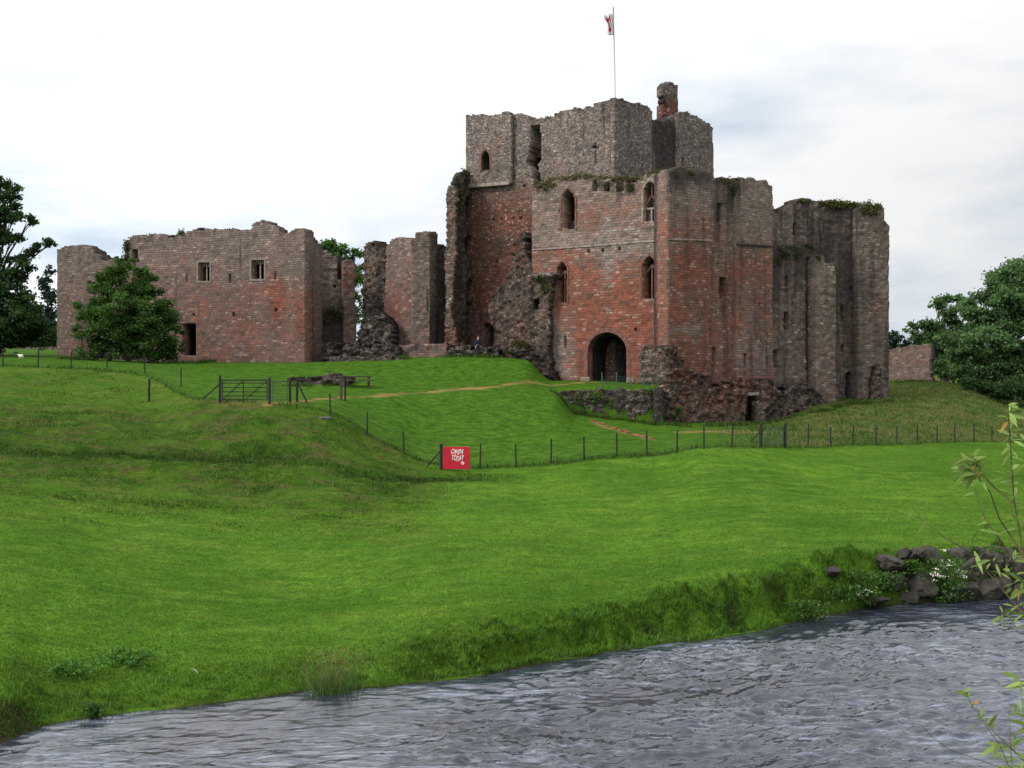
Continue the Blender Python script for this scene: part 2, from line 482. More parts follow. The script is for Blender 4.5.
# ------------------------------------------------------------------ terrain
# columns: picture column u -> shore distance and (distance Y, picture row v) pairs of the ground seen there
def vz(v):
    return ('v', v)
COLS = {
 -300: (16.0, [(17, 'z', .5), (22, 'z', .8), (30, 'z', 1.1), (45, 'z', 2.8), (60, 'z', 5.5), (72, 'z', 7.2), (90, 'z', 8.6), (110, 'z', 9.6), (200, 'z', 13)], 73),
 0: (18.4, [(19.2, 'v', 697), (20.5, 'v', 665), (22, 'v', 640), (27, 'v', 585), (33, 'v', 540), (40, 'v', 500), (46, 'v', 465), (52, 'v', 430), (57, 'v', 412), (63, 'v', 395), (70, 'v', 372), (73, 'v', 367), (80, 'v', 362.5), (90, 'v', 357), (110, 'v', 351), (135, 'v', 347.5), (200, 'z', 12.6)], 72.5),
 48: (19.35, [(20.0, 'v', 707), (21.2, 'v', 676), (22.5, 'v', 648), (27, 'v', 595), (33, 'v', 543), (40, 'v', 505), (46, 'v', 470), (52, 'v', 436), (57, 'v', 414), (63, 'v', 396), (70, 'v', 373), (73, 'v', 368), (80, 'v', 363), (90, 'v', 358), (110, 'v', 352), (135, 'v', 349), (200, 'z', 12)], 72.5),
 128: (20.1, [(21.0, 'v', 692), (24, 'v', 640), (28, 'v', 595), (34, 'v', 550), (40, 'v', 515), (46, 'v', 480), (52, 'v', 445), (57, 'v', 420), (62, 'v', 402), (68, 'v', 382), (72, 'v', 373), (80, 'v', 366), (90, 'v', 361.5), (100, 'z', 8.2), (130, 'z', 9), (200, 'z', 10)], 72),
 200: (20.6, [(21.5, 'v', 683), (25, 'v', 632), (29, 'v', 594), (35, 'v', 549), (41, 'v', 516), (46, 'v', 486), (52, 'v', 448), (57, 'v', 415), (60.5, 'v', 401), (66, 'v', 392), (74, 'v', 378), (82, 'v', 369.5), (92, 'v', 362), (100, 'z', 8), (130, 'z', 8.6), (200, 'z', 9.5)], 60.5),
 256: (21.05, [(22, 'v', 674), (26, 'v', 625), (30, 'v', 590), (36, 'v', 548), (42, 'v', 515), (47, 'v', 485), (52, 'v', 450), (56, 'v', 420), (59.5, 'v', 404), (63, 'v', 398.5), (70, 'v', 388.5), (78, 'v', 377), (86, 'v', 368), (92, 'v', 362.5), (100, 'z', 7.9), (130, 'z', 8.4), (200, 'z', 9.5)], 59.5),
 320: (21.6, [(22.5, 'v', 667), (26, 'v', 625), (31, 'v', 585), (36, 'v', 547), (43, 'v', 508), (48, 'v', 481), (53, 'v', 450), (58.5, 'v', 413), (60, 'v', 408), (63, 'v', 402), (68, 'v', 395), (76, 'v', 385), (84, 'v', 371), (90, 'v', 362), (100, 'z', 7.9), (130, 'z', 8.4), (200, 'z', 9.5)], 59),
 384: (21.8, [(22.8, 'v', 660), (27, 'v', 612), (33, 'v', 565), (39, 'v', 530), (45, 'v', 505), (50, 'v', 483), (54, 'v', 465), (58, 'v', 444), (62, 'v', 427), (67, 'v', 409), (73, 'v', 394), (80, 'v', 380), (85, 'v', 369), (89, 'v', 361), (96, 'v', 357), (130, 'z', 8.6), (200, 'z', 9.5)], 58),
 430: (22.2, [(22.74, 'z', .09), (22.92, 'v', 655), (24, 'v', 632), (28.5, 'v', 592), (34, 'v', 554), (41, 'v', 520), (47, 'v', 497), (52, 'v', 480), (57, 'v', 464.5), (61.5, 'v', 445), (67, 'v', 423), (74, 'v', 398), (79, 'v', 385), (84, 'v', 371), (88, 'v', 359), (93, 'v', 357), (130, 'z', 8.6), (200, 'z', 9.5)], 57),
 480: (22.6, [(23.09, 'z', .09), (23.22, 'v', 648), (24.5, 'v', 625), (29, 'v', 583), (35, 'v', 546), (42, 'v', 514), (48, 'v', 492), (53, 'v', 477), (56.7, 'v', 469), (61.5, 'v', 448), (67, 'v', 425), (74, 'v', 400), (79, 'v', 387), (84, 'v', 372), (88, 'v', 358.5), (93, 'v', 357), (130, 'z', 8.6), (200, 'z', 9.5)], 56.7),
 525: (23.4, [(23.94, 'z', .09), (24.12, 'v', 635), (25.5, 'v', 613), (30, 'v', 575), (36, 'v', 540), (44, 'v', 508), (50, 'v', 487), (56.3, 'v', 467), (60, 'v', 453), (66, 'v', 431), (72, 'v', 409), (77, 'v', 393), (80, 'v', 385), (84, 'v', 374), (87, 'v', 361), (92, 'v', 359), (130, 'z', 8.4), (200, 'z', 9.5)], 56.3),
 553: (23.8, [(24.40, 'z', .09), (24.62, 'v', 630), (26.2, 'v', 607), (31, 'v', 570), (38, 'v', 532), (46, 'v', 500), (51, 'v', 482), (56.2, 'v', 465), (62, 'v', 445), (68, 'v', 424), (74, 'v', 404), (79.2, 'v', 391), (79.8, 'v', 390), (84, 'v', 384.5), (87, 'v', 381), (92, 'v', 380), (130, 'z', 6.4), (200, 'z', 8)], 56.2),
 577: (24.1, [(24.75, 'z', .09), (25.02, 'v', 624), (26.6, 'v', 602), (31.5, 'v', 566), (39, 'v', 527), (46, 'v', 499), (51, 'v', 481), (56.1, 'v', 462), (62, 'v', 446), (69, 'v', 428), (75, 'v', 419), (79.2, 'v', 413.5), (79.7, 'v', 389.5), (84, 'v', 384.2), (87, 'v', 381), (92, 'v', 380), (130, 'z', 6.4), (200, 'z', 8)], 56.1),
 600: (24.5, [(25.21, 'z', .09), (25.52, 'v', 618), (27, 'v', 598), (32, 'v', 562), (40, 'v', 522), (47, 'v', 496), (52, 'v', 478), (56, 'v', 459), (62, 'v', 446), (70, 'v', 428), (75, 'v', 422), (79.2, 'v', 417), (79.7, 'v', 389), (84, 'v', 384), (87, 'v', 381.5), (92, 'v', 380), (130, 'z', 6.4), (200, 'z', 8)], 56),
 640: (25.0, [(25.71, 'z', .09), (26.02, 'v', 608), (27.5, 'v', 588), (33, 'v', 555), (41, 'v', 518), (48, 'v', 490), (53, 'v', 472), (56, 'v', 456), (62, 'v', 446), (70, 'v', 434), (75, 'v', 427), (79.2, 'v', 421.5), (79.7, 'v', 388), (84, 'v', 384), (90, 'v', 382), (95, 'v', 381), (130, 'z', 6.4), (200, 'z', 8)], 56),
 658: (25.3, [(26.01, 'z', .09), (26.32, 'v', 604), (27.8, 'v', 584), (33, 'v', 553), (41, 'v', 516), (48, 'v', 490), (53, 'v', 472), (56, 'v', 455), (62, 'v', 447), (70, 'v', 436), (75, 'v', 429), (79.2, 'v', 423.5), (79.7, 'v', 388), (84, 'v', 384), (90, 'v', 382), (95, 'v', 381), (130, 'z', 6.4), (200, 'z', 8)], 56),
 663: (25.4, [(26.05, 'z', .09), (26.32, 'v', 603), (27.8, 'v', 583), (33, 'v', 553), (41, 'v', 516), (48, 'v', 490), (53, 'v', 472), (56, 'v', 454.5), (62, 'v', 447), (70, 'v', 437), (75, 'v', 429), (79.2, 'v', 424), (79.7, 'v', 423.5), (84, 'v', 421), (90, 'v', 418), (95, 'v', 416), (130, 'z', 5), (200, 'z', 7)], 56),
 704: (25.8, [(26.40, 'z', .09), (26.62, 'v', 598), (28, 'v', 578), (33, 'v', 548), (41, 'v', 513), (47, 'v', 488), (52, 'v', 467), (56.5, 'v', 448.5), (60, 'v', 445), (66, 'v', 439), (74, 'v', 431), (80, 'v', 425), (90, 'v', 418), (130, 'z', 5), (200, 'z', 7)], 56.5),
 760: (26.8, [(27.45, 'z', .09), (27.72, 'v', 585), (29, 'v', 566), (34, 'v', 540), (42, 'v', 505), (48, 'v', 483), (54, 'v', 462), (59, 'v', 448.5), (62, 'v', 447), (70, 'v', 439), (78, 'v', 431), (85, 'v', 424), (95, 'v', 417), (130, 'z', 5), (200, 'z', 7)], 59),
 820: (28.4, [(29.0, 'v', 575), (29.6, 'v', 556), (35, 'v', 535), (43, 'v', 505), (50, 'v', 482), (57, 'v', 463), (64, 'v', 447), (68, 'v', 441), (75, 'v', 432), (82, 'v', 423), (88, 'v', 412), (93, 'v', 403), (100, 'v', 399), (130, 'z', 6), (200, 'z', 7)], 64),
 896: (29.9, [(30.5, 'v', 570), (31.1, 'v', 553), (36, 'v', 530), (45, 'v', 500), (54, 'v', 475), (62, 'v', 457), (71, 'v', 444.5), (75, 'v', 439), (82, 'v', 425), (92, 'v', 408), (100, 'v', 396), (112, 'v', 383), (120, 'v', 379), (150, 'z', 7.0), (200, 'z', 7)], 71),
 960: (30.5, [(31.1, 'v', 567), (31.8, 'v', 551), (37, 'v', 528), (47, 'v', 496), (58, 'v', 467), (68, 'v', 450), (77.5, 'v', 442), (82, 'v', 432), (92, 'v', 415), (104, 'v', 395), (112, 'v', 388), (125, 'v', 384), (150, 'z', 6.2), (200, 'z', 7)], 77.5),
 1024: (31.1, [(31.7, 'v', 564), (32.4, 'v', 549), (38, 'v', 526), (48, 'v', 494), (60, 'v', 466), (72, 'v', 449), (83, 'v', 442), (90, 'v', 431), (105, 'v', 412), (120, 'v', 400), (150, 'z', 5), (200, 'z', 7)], 83),
 1300: (34.0, [(35.0, 'z', 1.1), (60, 'z', 1.4), (90, 'z', 1.9), (120, 'z', 3.2), (150, 'z', 4), (200, 'z', 6)], 90),
}
CU = np.array(sorted(COLS))
SHORE = np.array([COLS[u][0] for u in CU]); FENCE = np.array([COLS[u][2] for u in CU], float)
KEYS = np.stack([np.full(len(CU), 8.0), SHORE - 2.5, SHORE, SHORE + 1.6, FENCE, np.full(len(CU), 95.0), np.full(len(CU), 200.0), np.full(len(CU), 3500.0)], 1)
KW = np.arange(8, dtype=float)
ZCOL = []
WS = np.unique(np.concatenate([np.linspace(0, 2, 12), np.linspace(2, 3, 16), np.linspace(3, 4, 70), np.linspace(4, 5, 140), np.linspace(5, 7, 30)]))
for u in CU:
    s, pts, fe = COLS[int(u)]
    yy = [8.0, s - 2.5, s]; zz = [-.8, -.7, -.03]
    for (Y, k, q) in pts:
        yy.append(Y); zz.append(q if k == 'z' else zof(q, Y))
    yy += [600, 3500]; zz += [15.0, 17.0]
    i = list(CU).index(u)
    ZCOL.append(pchip(yy, zz, np.interp(WS, KW, KEYS[i])))
ZCOL = np.array(ZCOL)
UT = np.arange(-900, 1905, 2.5)
KT = pchip(CU, KEYS, np.clip(UT, -300, 1300))
ZT = pchip(CU, ZCOL, np.clip(UT, -300, 1300))
# straight extension of the shore past the measured columns
def keys_at(u):
    return np.stack([np.interp(u, UT, KT[:, k]) for k in range(8)], -1)
def shore_at(u):
    return np.interp(u, UT, KT[:, 2])
def fence_at(u):
    return np.interp(u, UT, KT[:, 4])
def zbase(u, Y):
    u = np.asarray(u, float); Y = np.asarray(Y, float)
    K = keys_at(u)
    k = np.clip((Y[..., None] >= K).sum(-1) - 1, 0, 6)
    k0 = np.take_along_axis(K, k[..., None], -1)[..., 0]; k1 = np.take_along_axis(K, (k + 1)[..., None], -1)[..., 0]
    w = k + np.clip((Y - k0) / (k1 - k0), 0, 1)
    fu = np.clip((u - UT[0]) / 2.5, 0, len(UT) - 1.001); iu = fu.astype(int); fu = fu - iu
    iw = np.clip(np.searchsorted(WS, w, side='right') - 1, 0, len(WS) - 2); fw = np.clip((w - WS[iw]) / (WS[iw + 1] - WS[iw]), 0, 1)
    return ((ZT[iu, iw] * (1 - fw) + ZT[iu, iw + 1] * fw) * (1 - fu) + (ZT[iu + 1, iw] * (1 - fw) + ZT[iu + 1, iw + 1] * fw) * fu)
def masks(u, Y):
    """what grows where: rough hillside, riverside, lawn behind the fence, dry slope, worn path"""
    u = np.asarray(u, float); Y = np.asarray(Y, float)
    x = (u - 512) * Y / F
    sh = shore_at(u); fe = fence_at(u)
    n1 = fbm(x * .12, Y * .12, 3); n2 = fbm(x * .5, Y * .6, 5)
    hill = sstep(34, 50, Y + n1 * 9 + n2 * 4) * (1 - sstep(-.6, .2, Y - fe)) * (1 - sstep(385, 470, u + n1 * 60))
    top = sstep(57, 62, Y + n2) * (1 - sstep(200, 230, u))         # paler ground at the brow on the left
    hill = hill * (1 - .45 * top)
    bank = (1 - sstep(.9, 2.6, Y - sh + n1 * 1.2 + n2 * .9)) * (.45 + .55 * sstep(380, 450, u)) * sstep(-.1, .15, Y - sh)
    lawn = sstep(-.1, .5, Y - fe) * (1 - sstep(770, 800, u))
    dry = sstep(-.1, .5, Y - fe) * sstep(690, 790, u + (Y - 80) * 2)
    strip = np.exp(-((Y - fe - .1) / .42) ** 2)
    yr = np.interp(u, [-80, 0, 60, 130, 200, 260, 320, 380, 440, 540], [48.5, 49.0, 49.0, 50.0, 50.3, 50.3, 50.6, 51.4, 52.6, 53.2])
    rank = np.exp(-((Y - yr - 1.2 * n2) / 1.1) ** 2) * (1 - sstep(430, 540, u)) * sstep(-.35, .25, n1 + .3)
    return dict(hill=hill, bank=bank, lawn=lawn, dry=dry, strip=strip, rank=rank, x=x)
def ground(u, Y):
    u = np.asarray(u, float); Y = np.asarray(Y, float)
    m = masks(u, Y); x = m['x']
    sh = shore_at(u)
    land = sstep(-.2, .5, Y - sh)
    z = zbase(u, Y)
    amp = .05 * (1 - .7 * m['lawn'])
    z = z + land * amp * fbm(x * .35, Y * .35, 11, 5)
    tussock = np.abs(fbm(x * .62, Y * .62, 21, 4))
    z = z + m['bank'] * land * (.16 + .84 * sstep(400, 470, u)) * (.85 * (tussock - .36) + .70 * (np.abs(fbm(x * 1.7, Y * 2.2, 25, 3)) - .2)) * sstep(.0, .7, Y - sh)
    ter = fbm(x * .10 + Y * .03, Y * .62 + x * .05, 31, 4)
    z = z + m['hill'] * (.42 * np.abs(ter) - .08 + .30 * (np.abs(fbm(x * .55, Y * .9, 35, 4)) - .2))
    z = z - .16 * m['rank']
    z = z + .05 * m['strip'] * (1 + noise(x * 1.5, Y * 1.5, 40)) * (np.abs(Y - 79.5) > 1)
    z = z + m['dry'] * .10 * fbm(x * .5, Y * .5, 45, 4)
    swell = (.07 * fbm(x * .16, Y * .22, 51, 3) + .05 * np.abs(fbm(x * .45, Y * .6, 53, 3))) * sstep(3, 7, Y - sh) * (1 - m['lawn'])
    return z + swell
def hit(u, v, ymin=14, ymax=160):
    """the ground point seen at a picture position"""
    Y = np.linspace(ymin, ymax, 6000)
    z = ground(np.full(Y.shape, float(u)), Y)
    vv = 384 - (z - ZC) * F / Y
    sh = float(shore_at(u))
    ok = np.where((vv <= v) & (Y >= sh))[0]
    k = ok[0] if len(ok) else len(Y) - 1
    return Vector(((u - 512) * Y[k] / F, Y[k], z[k]))
def gz(p):
    """ground height under a world x, y"""
    return float(ground(np.array([512 + p[0] * F / p[1]]), np.array([p[1]]))[0])
PATH = [(262, 404.5), (285, 402.5), (310, 400.5), (345, 397.5), (400, 393.5), (450, 390), (500, 386.5), (545, 384.5), (585, 382.5), (606, 382)]
PATH = [(hit(u, v).x, hit(u, v).y) for u, v in PATH]
PATH2 = [(592, 421), (605, 427), (622, 432), (640, 437), (652, 440)]
PATH2 = [(hit(u, v).x, hit(u, v).y) for u, v in PATH2]
PATH3 = [(690, 432), (720, 432), (745, 431), (765, 432)]
PATH3 = [(hit(u, v).x, hit(u, v).y) for u, v in PATH3]
def dist_poly(x, y, pl):
    d = np.full(x.shape, 1e9)
    for (ax, ay), (bx, by) in zip(pl[:-1], pl[1:]):
        dx, dy = bx - ax, by - ay
        t = np.clip(((x - ax) * dx + (y - ay) * dy) / (dx * dx + dy * dy), 0, 1)
        d = np.minimum(d, np.hypot(x - ax - t * dx, y - ay - t * dy))
    return d
def build_ground():
    us = np.unique(np.concatenate([np.arange(-900, -60, 20), np.arange(-60, 1092, 3), np.arange(1092, 1901, 20)]))
    ys = np.unique(np.concatenate([np.linspace(8, 15.6, 8), np.arange(15.6, 35, .11), np.arange(35, 63, .2), np.arange(63, 79, .4), np.arange(79, 80, .1), np.arange(80, 126, .45), np.geomspace(126, 3400, 40)]))
    U, Y = np.meshgrid(us, ys, indexing='ij')
    Z = ground(U, Y); m = masks(U, Y); X = m['x']
    nu, ny = U.shape
    V = np.stack([X, Y, Z], -1).reshape(-1, 3)
    idx = np.arange(nu * ny).reshape(nu, ny)
    q = np.stack([idx[:-1, :-1], idx[1:, :-1], idx[1:, 1:], idx[:-1, 1:]], -1).reshape(-1, 4)
    dZ = np.zeros_like(Z); dZ[:, 1:-1] = (Z[:, 2:] - Z[:, :-2]) / (Y[:, 2:] - Y[:, :-2])
    ZB = zbase(U, Y); dB = np.zeros_like(Z); dB[:, 1:-1] = np.abs((ZB[:, 2:] - ZB[:, :-2]) / (Y[:, 2:] - Y[:, :-2]))
    sh = shore_at(U)
    soil = sstep(1.5, 2.6, dB + .8 * fbm(X * 1.2, Y * 1.2, 64)) * sstep(765, 790, U) * (1 - sstep(835, 850, U)) * sstep(-.4, 0, Y - sh) * (1 - sstep(3, 5, Y - sh))
    soil = np.maximum(soil, (1 - sstep(-.05, .22 + .25 * noise(X * .8, Y * .8, 61), Y - sh)))
    soil = np.maximum(soil, .8 * sstep(885, 905, U) * sstep(-.3, 0, Y - sh) * (1 - sstep(1.2, 1.5, Y - sh + .25 * noise(X * 1.5, Y * 1.5, 66))))
    soil = np.maximum(soil, .9 * (1 - sstep(30, 52, U + 8 * noise(X * 1.5, Y * 1.5, 68))) * sstep(-.3, 0, Y - sh) * (1 - sstep(.55, .85, Y - sh)))
    soil = np.maximum(soil, .7 * m['bank'] * sstep(.22, .5, fbm(X * 1.1, Y * 2.0, 71, 4)) * sstep(.5, 1.1, dB) * sstep(420, 460, U))
    d1 = dist_poly(X, Y, PATH); d2 = dist_poly(X, Y, PATH2); d3 = dist_poly(X, Y, PATH3)
    wob = .5 * fbm(X * 1.3, Y * 1.3, 63)
    dirt = np.maximum(.75 * (1 - sstep(.02, .50, d1 + wob)), (1 - sstep(.05, .45, d2 + wob)) * .5)
    dirt = np.maximum(dirt, .8 * (1 - sstep(.3, 1.3, d3 + wob)))
    dirt = np.maximum(dirt, .55 * np.exp(-((X + (512 - 236) * 59.5 / F) / 1.6) ** 2 - ((Y - 60) / 1.2) ** 2))
    me = mesh_np('ground', V, [q], attrs={'hill': m['hill'], 'bank': m['bank'], 'lawn': m['lawn'], 'dry': m['dry'], 'strip': m['strip'], 'soil': soil, 'dirt': dirt, 'rank': m['rank']}, smooth=True)
    t = NT('meadow_ground')
    pos = t.pos()
    big = t.noise(pos, .16, 5, .6); mid = t.noise(pos, .9, 5, .6); fine = t.noise(pos, 5.5, 5, .7); vf = t.noise(pos, 22, 4, .7)
    lines = t.noise(pos, 1.0, 5, .65, stretch=(.40, 1.2, .6))
    a = t.mix(t.ramp(big, .32, .68), (.041, .106, .009), (.084, .172, .015))
    a = t.mix(t.ramp(lines, .40, .70), a, (.100, .172, .020))
    a = t.mix(t.math('MULTIPLY', t.ramp(mid, .35, .65), .5), a, (.038, .092, .009))
    vb = t.noise(pos, .055, 3, .5)
    a = t.mix(t.math('MULTIPLY', t.ramp(vb, .48, .64), .45), a, (.034, .084, .008))
    m2 = t.noise(pos, 2.1, 4, .65, stretch=(.9, 1.0, 1))
    lawn = t.mix(t.ramp(t.math('ADD', t.math('MULTIPLY', mid, .5), t.math('MULTIPLY', m2, .5)), .30, .70), (.026, .074, .007), (.058, .122, .012))
    a = t.mix(t.attr('lawn'), a, lawn)
    rough = t.mix(t.ramp(mid, .35, .65), (.022, .056, .006), (.054, .094, .012))
    rough = t.mix(t.ramp(lines, .47, .66), rough, (.066, .062, .022))
    a = t.mix(t.math('MULTIPLY', t.attr('hill'), .92), a, rough)
    dry = t.mix(t.ramp(mid, .3, .65), (.030, .066, .012), (.105, .105, .036))
    a = t.mix(t.math('MULTIPLY', t.attr('dry'), .85), a, dry)
    bk = t.mix(t.ramp(mid, .35, .65), (.032, .080, .008), (.070, .138, .014))
    a = t.mix(t.math('MULTIPLY', t.attr('bank'), .5), a, bk)  # bank grass darkened so its colour carries the steep face's shade
    a = t.mix(t.math('MULTIPLY', t.attr('strip'), .75), a, (.018, .045, .007))
    a = t.mix(t.math('MULTIPLY', t.attr('rank'), .7), a, (.014, .048, .007))
    fv = t.math('ADD', t.math('MULTIPLY', fine, 1.5), t.math('MULTIPLY', vf, .9))
    fc = t.n('ShaderNodeCombineColor'); vv = t.math('ADD', t.math('SUBTRACT', fv, .70), t.math('MULTIPLY', m2, 1.0))
    for k in range(3): t.l(vv, fc.inputs[k])
    a = t.mix(1.0, a, fc.outputs[0], 'MULTIPLY')
    sand = t.mix(t.ramp(mid, .3, .7), (.17, .105, .045), (.30, .185, .085))
    a = t.mix(t.math('MULTIPLY', t.attr('dirt'), .9), a, sand)
    soilc = t.mix(t.ramp(fine, .3, .7), (.010, .008, .006), (.035, .026, .018))
    a = t.mix(t.attr('soil'), a, soilc)
    t.bsdf(a, .95, .02, bump=t.math('ADD', fine, t.math('MULTIPLY', vf, .5)), bstr=.8, bdist=.07)
    o = link('ground', me, t.m)
    tag(o, 'sloping green meadow and castle lawn above the river', None, None, 'structure')
build_ground()

def build_near_bank():
    xs = np.linspace(-45, 60, 120); ys = np.concatenate([np.linspace(-60, 0, 20), np.linspace(.4, 9.5, 50)])
    X, Y = np.meshgrid(xs, ys, indexing='ij')
    Z = np.interp(Y, [-60, 3.5, 4.6, 6.2, 8.2, 9.5], [4.4, 4.35, 4.1, 3.1, .1, -.6]) + .08 * fbm(X * .7, Y * .7, 77)
    idx = np.arange(X.size).reshape(X.shape)
    q = np.stack([idx[:-1, :-1], idx[1:, :-1], idx[1:, 1:], idx[:-1, 1:]], -1).reshape(-1, 4)
    me = mesh_np('near_bank', np.stack([X, Y, Z], -1).reshape(-1, 3), [q], smooth=True)
    t = NT('near_bank_grass'); n = t.noise(t.pos(), 1.2, 5)
    t.bsdf(t.mix(t.ramp(n, .3, .7), (.04, .09, .012), (.09, .16, .016)), .95, .1, bump=t.noise(t.pos(), 12, 4), bstr=.7, bdist=.06)
    tag(link('near_bank', me, t.m), 'grassy near bank of the river below the viewpoint', None, None, 'structure')
build_near_bank()

def build_water():
    us = np.concatenate([np.arange(-1500, -60, 30), np.arange(-60, 1092, 2.4), np.arange(1092, 2600, 30)])
    # distance as a share of the way to the far shore
    w = np.linspace(0, 1, 470)
    U, W = np.meshgrid(us, w, indexing='ij')
    sh = np.interp(np.clip(U, -300, 1300), UT, KT[:, 2]) + .5
    Y = 8.0 * (sh / 8.0) ** W
    X = (U - 512) * Y / F
    # current runs along the bank; crests lie across it, drawn out and broken
    ca, sa = math.cos(R(14)), math.sin(R(14))
    A = X * ca + Y * sa; B = -X * sa + Y * ca
    wx = .5 * fbm(A * .5, B * .6, 91, 3); wy = .5 * fbm(A * .5, B * .6, 95, 3)
    Z = .050 * fbm(A * .55 + wx, B * 1.1 + wy, 101, 3)
    amp = np.clip(.75 + 1.3 * fbm(A * .22, B * .35, 115, 3), .3, 1.6)
    rip = fbm(A * 2.1 + wx * 2.4, B * 5.6 + wy * 2.8, 111, 5)
    Z = Z + .062 * amp * (rip + .5 * np.maximum(rip, 0) ** 2 * 2)
    Z = Z + .026 * amp * fbm(A * 4.5 + wx * 4, B * 9.5 + wy * 4, 121, 3)
    edge = sstep(0, 1.2, sh - .5 - Y)
    Z = Z * (.25 + .75 * edge) - .03
    idx = np.arange(X.size).reshape(X.shape)
    q = np.stack([idx[:-1, :-1], idx[1:, :-1], idx[1:, 1:], idx[:-1, 1:]], -1).reshape(-1, 4)
    me = mesh_np('river', np.stack([X, Y, Z], -1).reshape(-1, 3), [q], smooth=True)
    t = NT('river_water')
    pos = t.pos()
    n = t.noise(pos, 1.0, 4, .6, stretch=(7.0, 11.0, 1)); n2 = t.noise(pos, 1.0, 3, .6, stretch=(17, 27, 1))
    h = t.math('ADD', n, t.math('MULTIPLY', n2, .45))
    c = t.mix(t.ramp(t.noise(pos, .3, 4), .3, .7), (.012, .015, .024), (.024, .029, .043))
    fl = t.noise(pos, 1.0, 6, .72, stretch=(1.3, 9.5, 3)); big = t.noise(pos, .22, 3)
    c = t.mix(t.math('MULTIPLY', t.ramp(t.math('ADD', fl, t.math('MULTIPLY', t.math('SUBTRACT', big, .5), .5)), .49, .70), .66), c, (.205, .235, .31))  # pale streaks paint sky glints, as aerated riffles, into the water colour
    t.bsdf(c, .02, .5, bump=h, bstr=.25, bdist=.02, IOR=1.52)
    tag(link('river', me, t.m), 'rippled grey river in the foreground', None, None, 'structure')
build_water()

# ------------------------------------------------------------------ walls
def ray_t(a, d, u):
    k = (u - 512) / F
    return (k * a[1] - a[0]) / (d[0] - k * d[1])
class Plane:
    """an upright wall plane through two picture columns at given distances"""
    def __init__(s, p0, p1, off=0.0):
        a = P(p0[0], 384, p0[1]); b = P(p1[0], 384, p1[1])
        d = (b - a); d.z = 0; s.L = d.length; d.normalize()
        s.d = d; s.n = Vector((d.y, -d.x, 0)); s.a = a + s.n * off
    def at(s, u, v, off=0.0):
        t = ray_t(s.a, s.d, u)
        p = s.a + s.d * t
        q = p + s.n * off
        return Vector((q.x, q.y, zof(v, p.y)))
def arch(u0, u1, vt, vb, kind='round', n=9):
    c = (u0 + u1) / 2; hw = (u1 - u0) / 2
    if kind == 'rect':
        return [(u0, vb), (u0, vt), (u1, vt), (u1, vb)]
    pts = [(u0, vb)]
    rise = hw * (1.0 if kind == 'round' else 1.75 if kind == 'pointed' else .45)
    for i in range(n + 1):
        a = math.pi * (1 - i / n)
        x = math.cos(a)
        if kind == 'pointed':
            y = math.sqrt(max(0, 4 - (1 + abs(x)) ** 2)) / math.sqrt(3)
        else:
            y = math.sin(a)
        pts.append((c + hw * x, vt + rise * (1 - y)))
    pts.append((u1, vb))
    return pts
def field(base, blobs, u, v):
    vs = [b[0] for b in base]; rs = [b[1] for b in base]
    r = np.interp(v, vs, rs)
    for (cu, cv, ru, rv, val) in blobs:
        r = r + val * np.exp(-((u - cu) / ru) ** 2 - ((v - cv) / rv) ** 2)
    return r
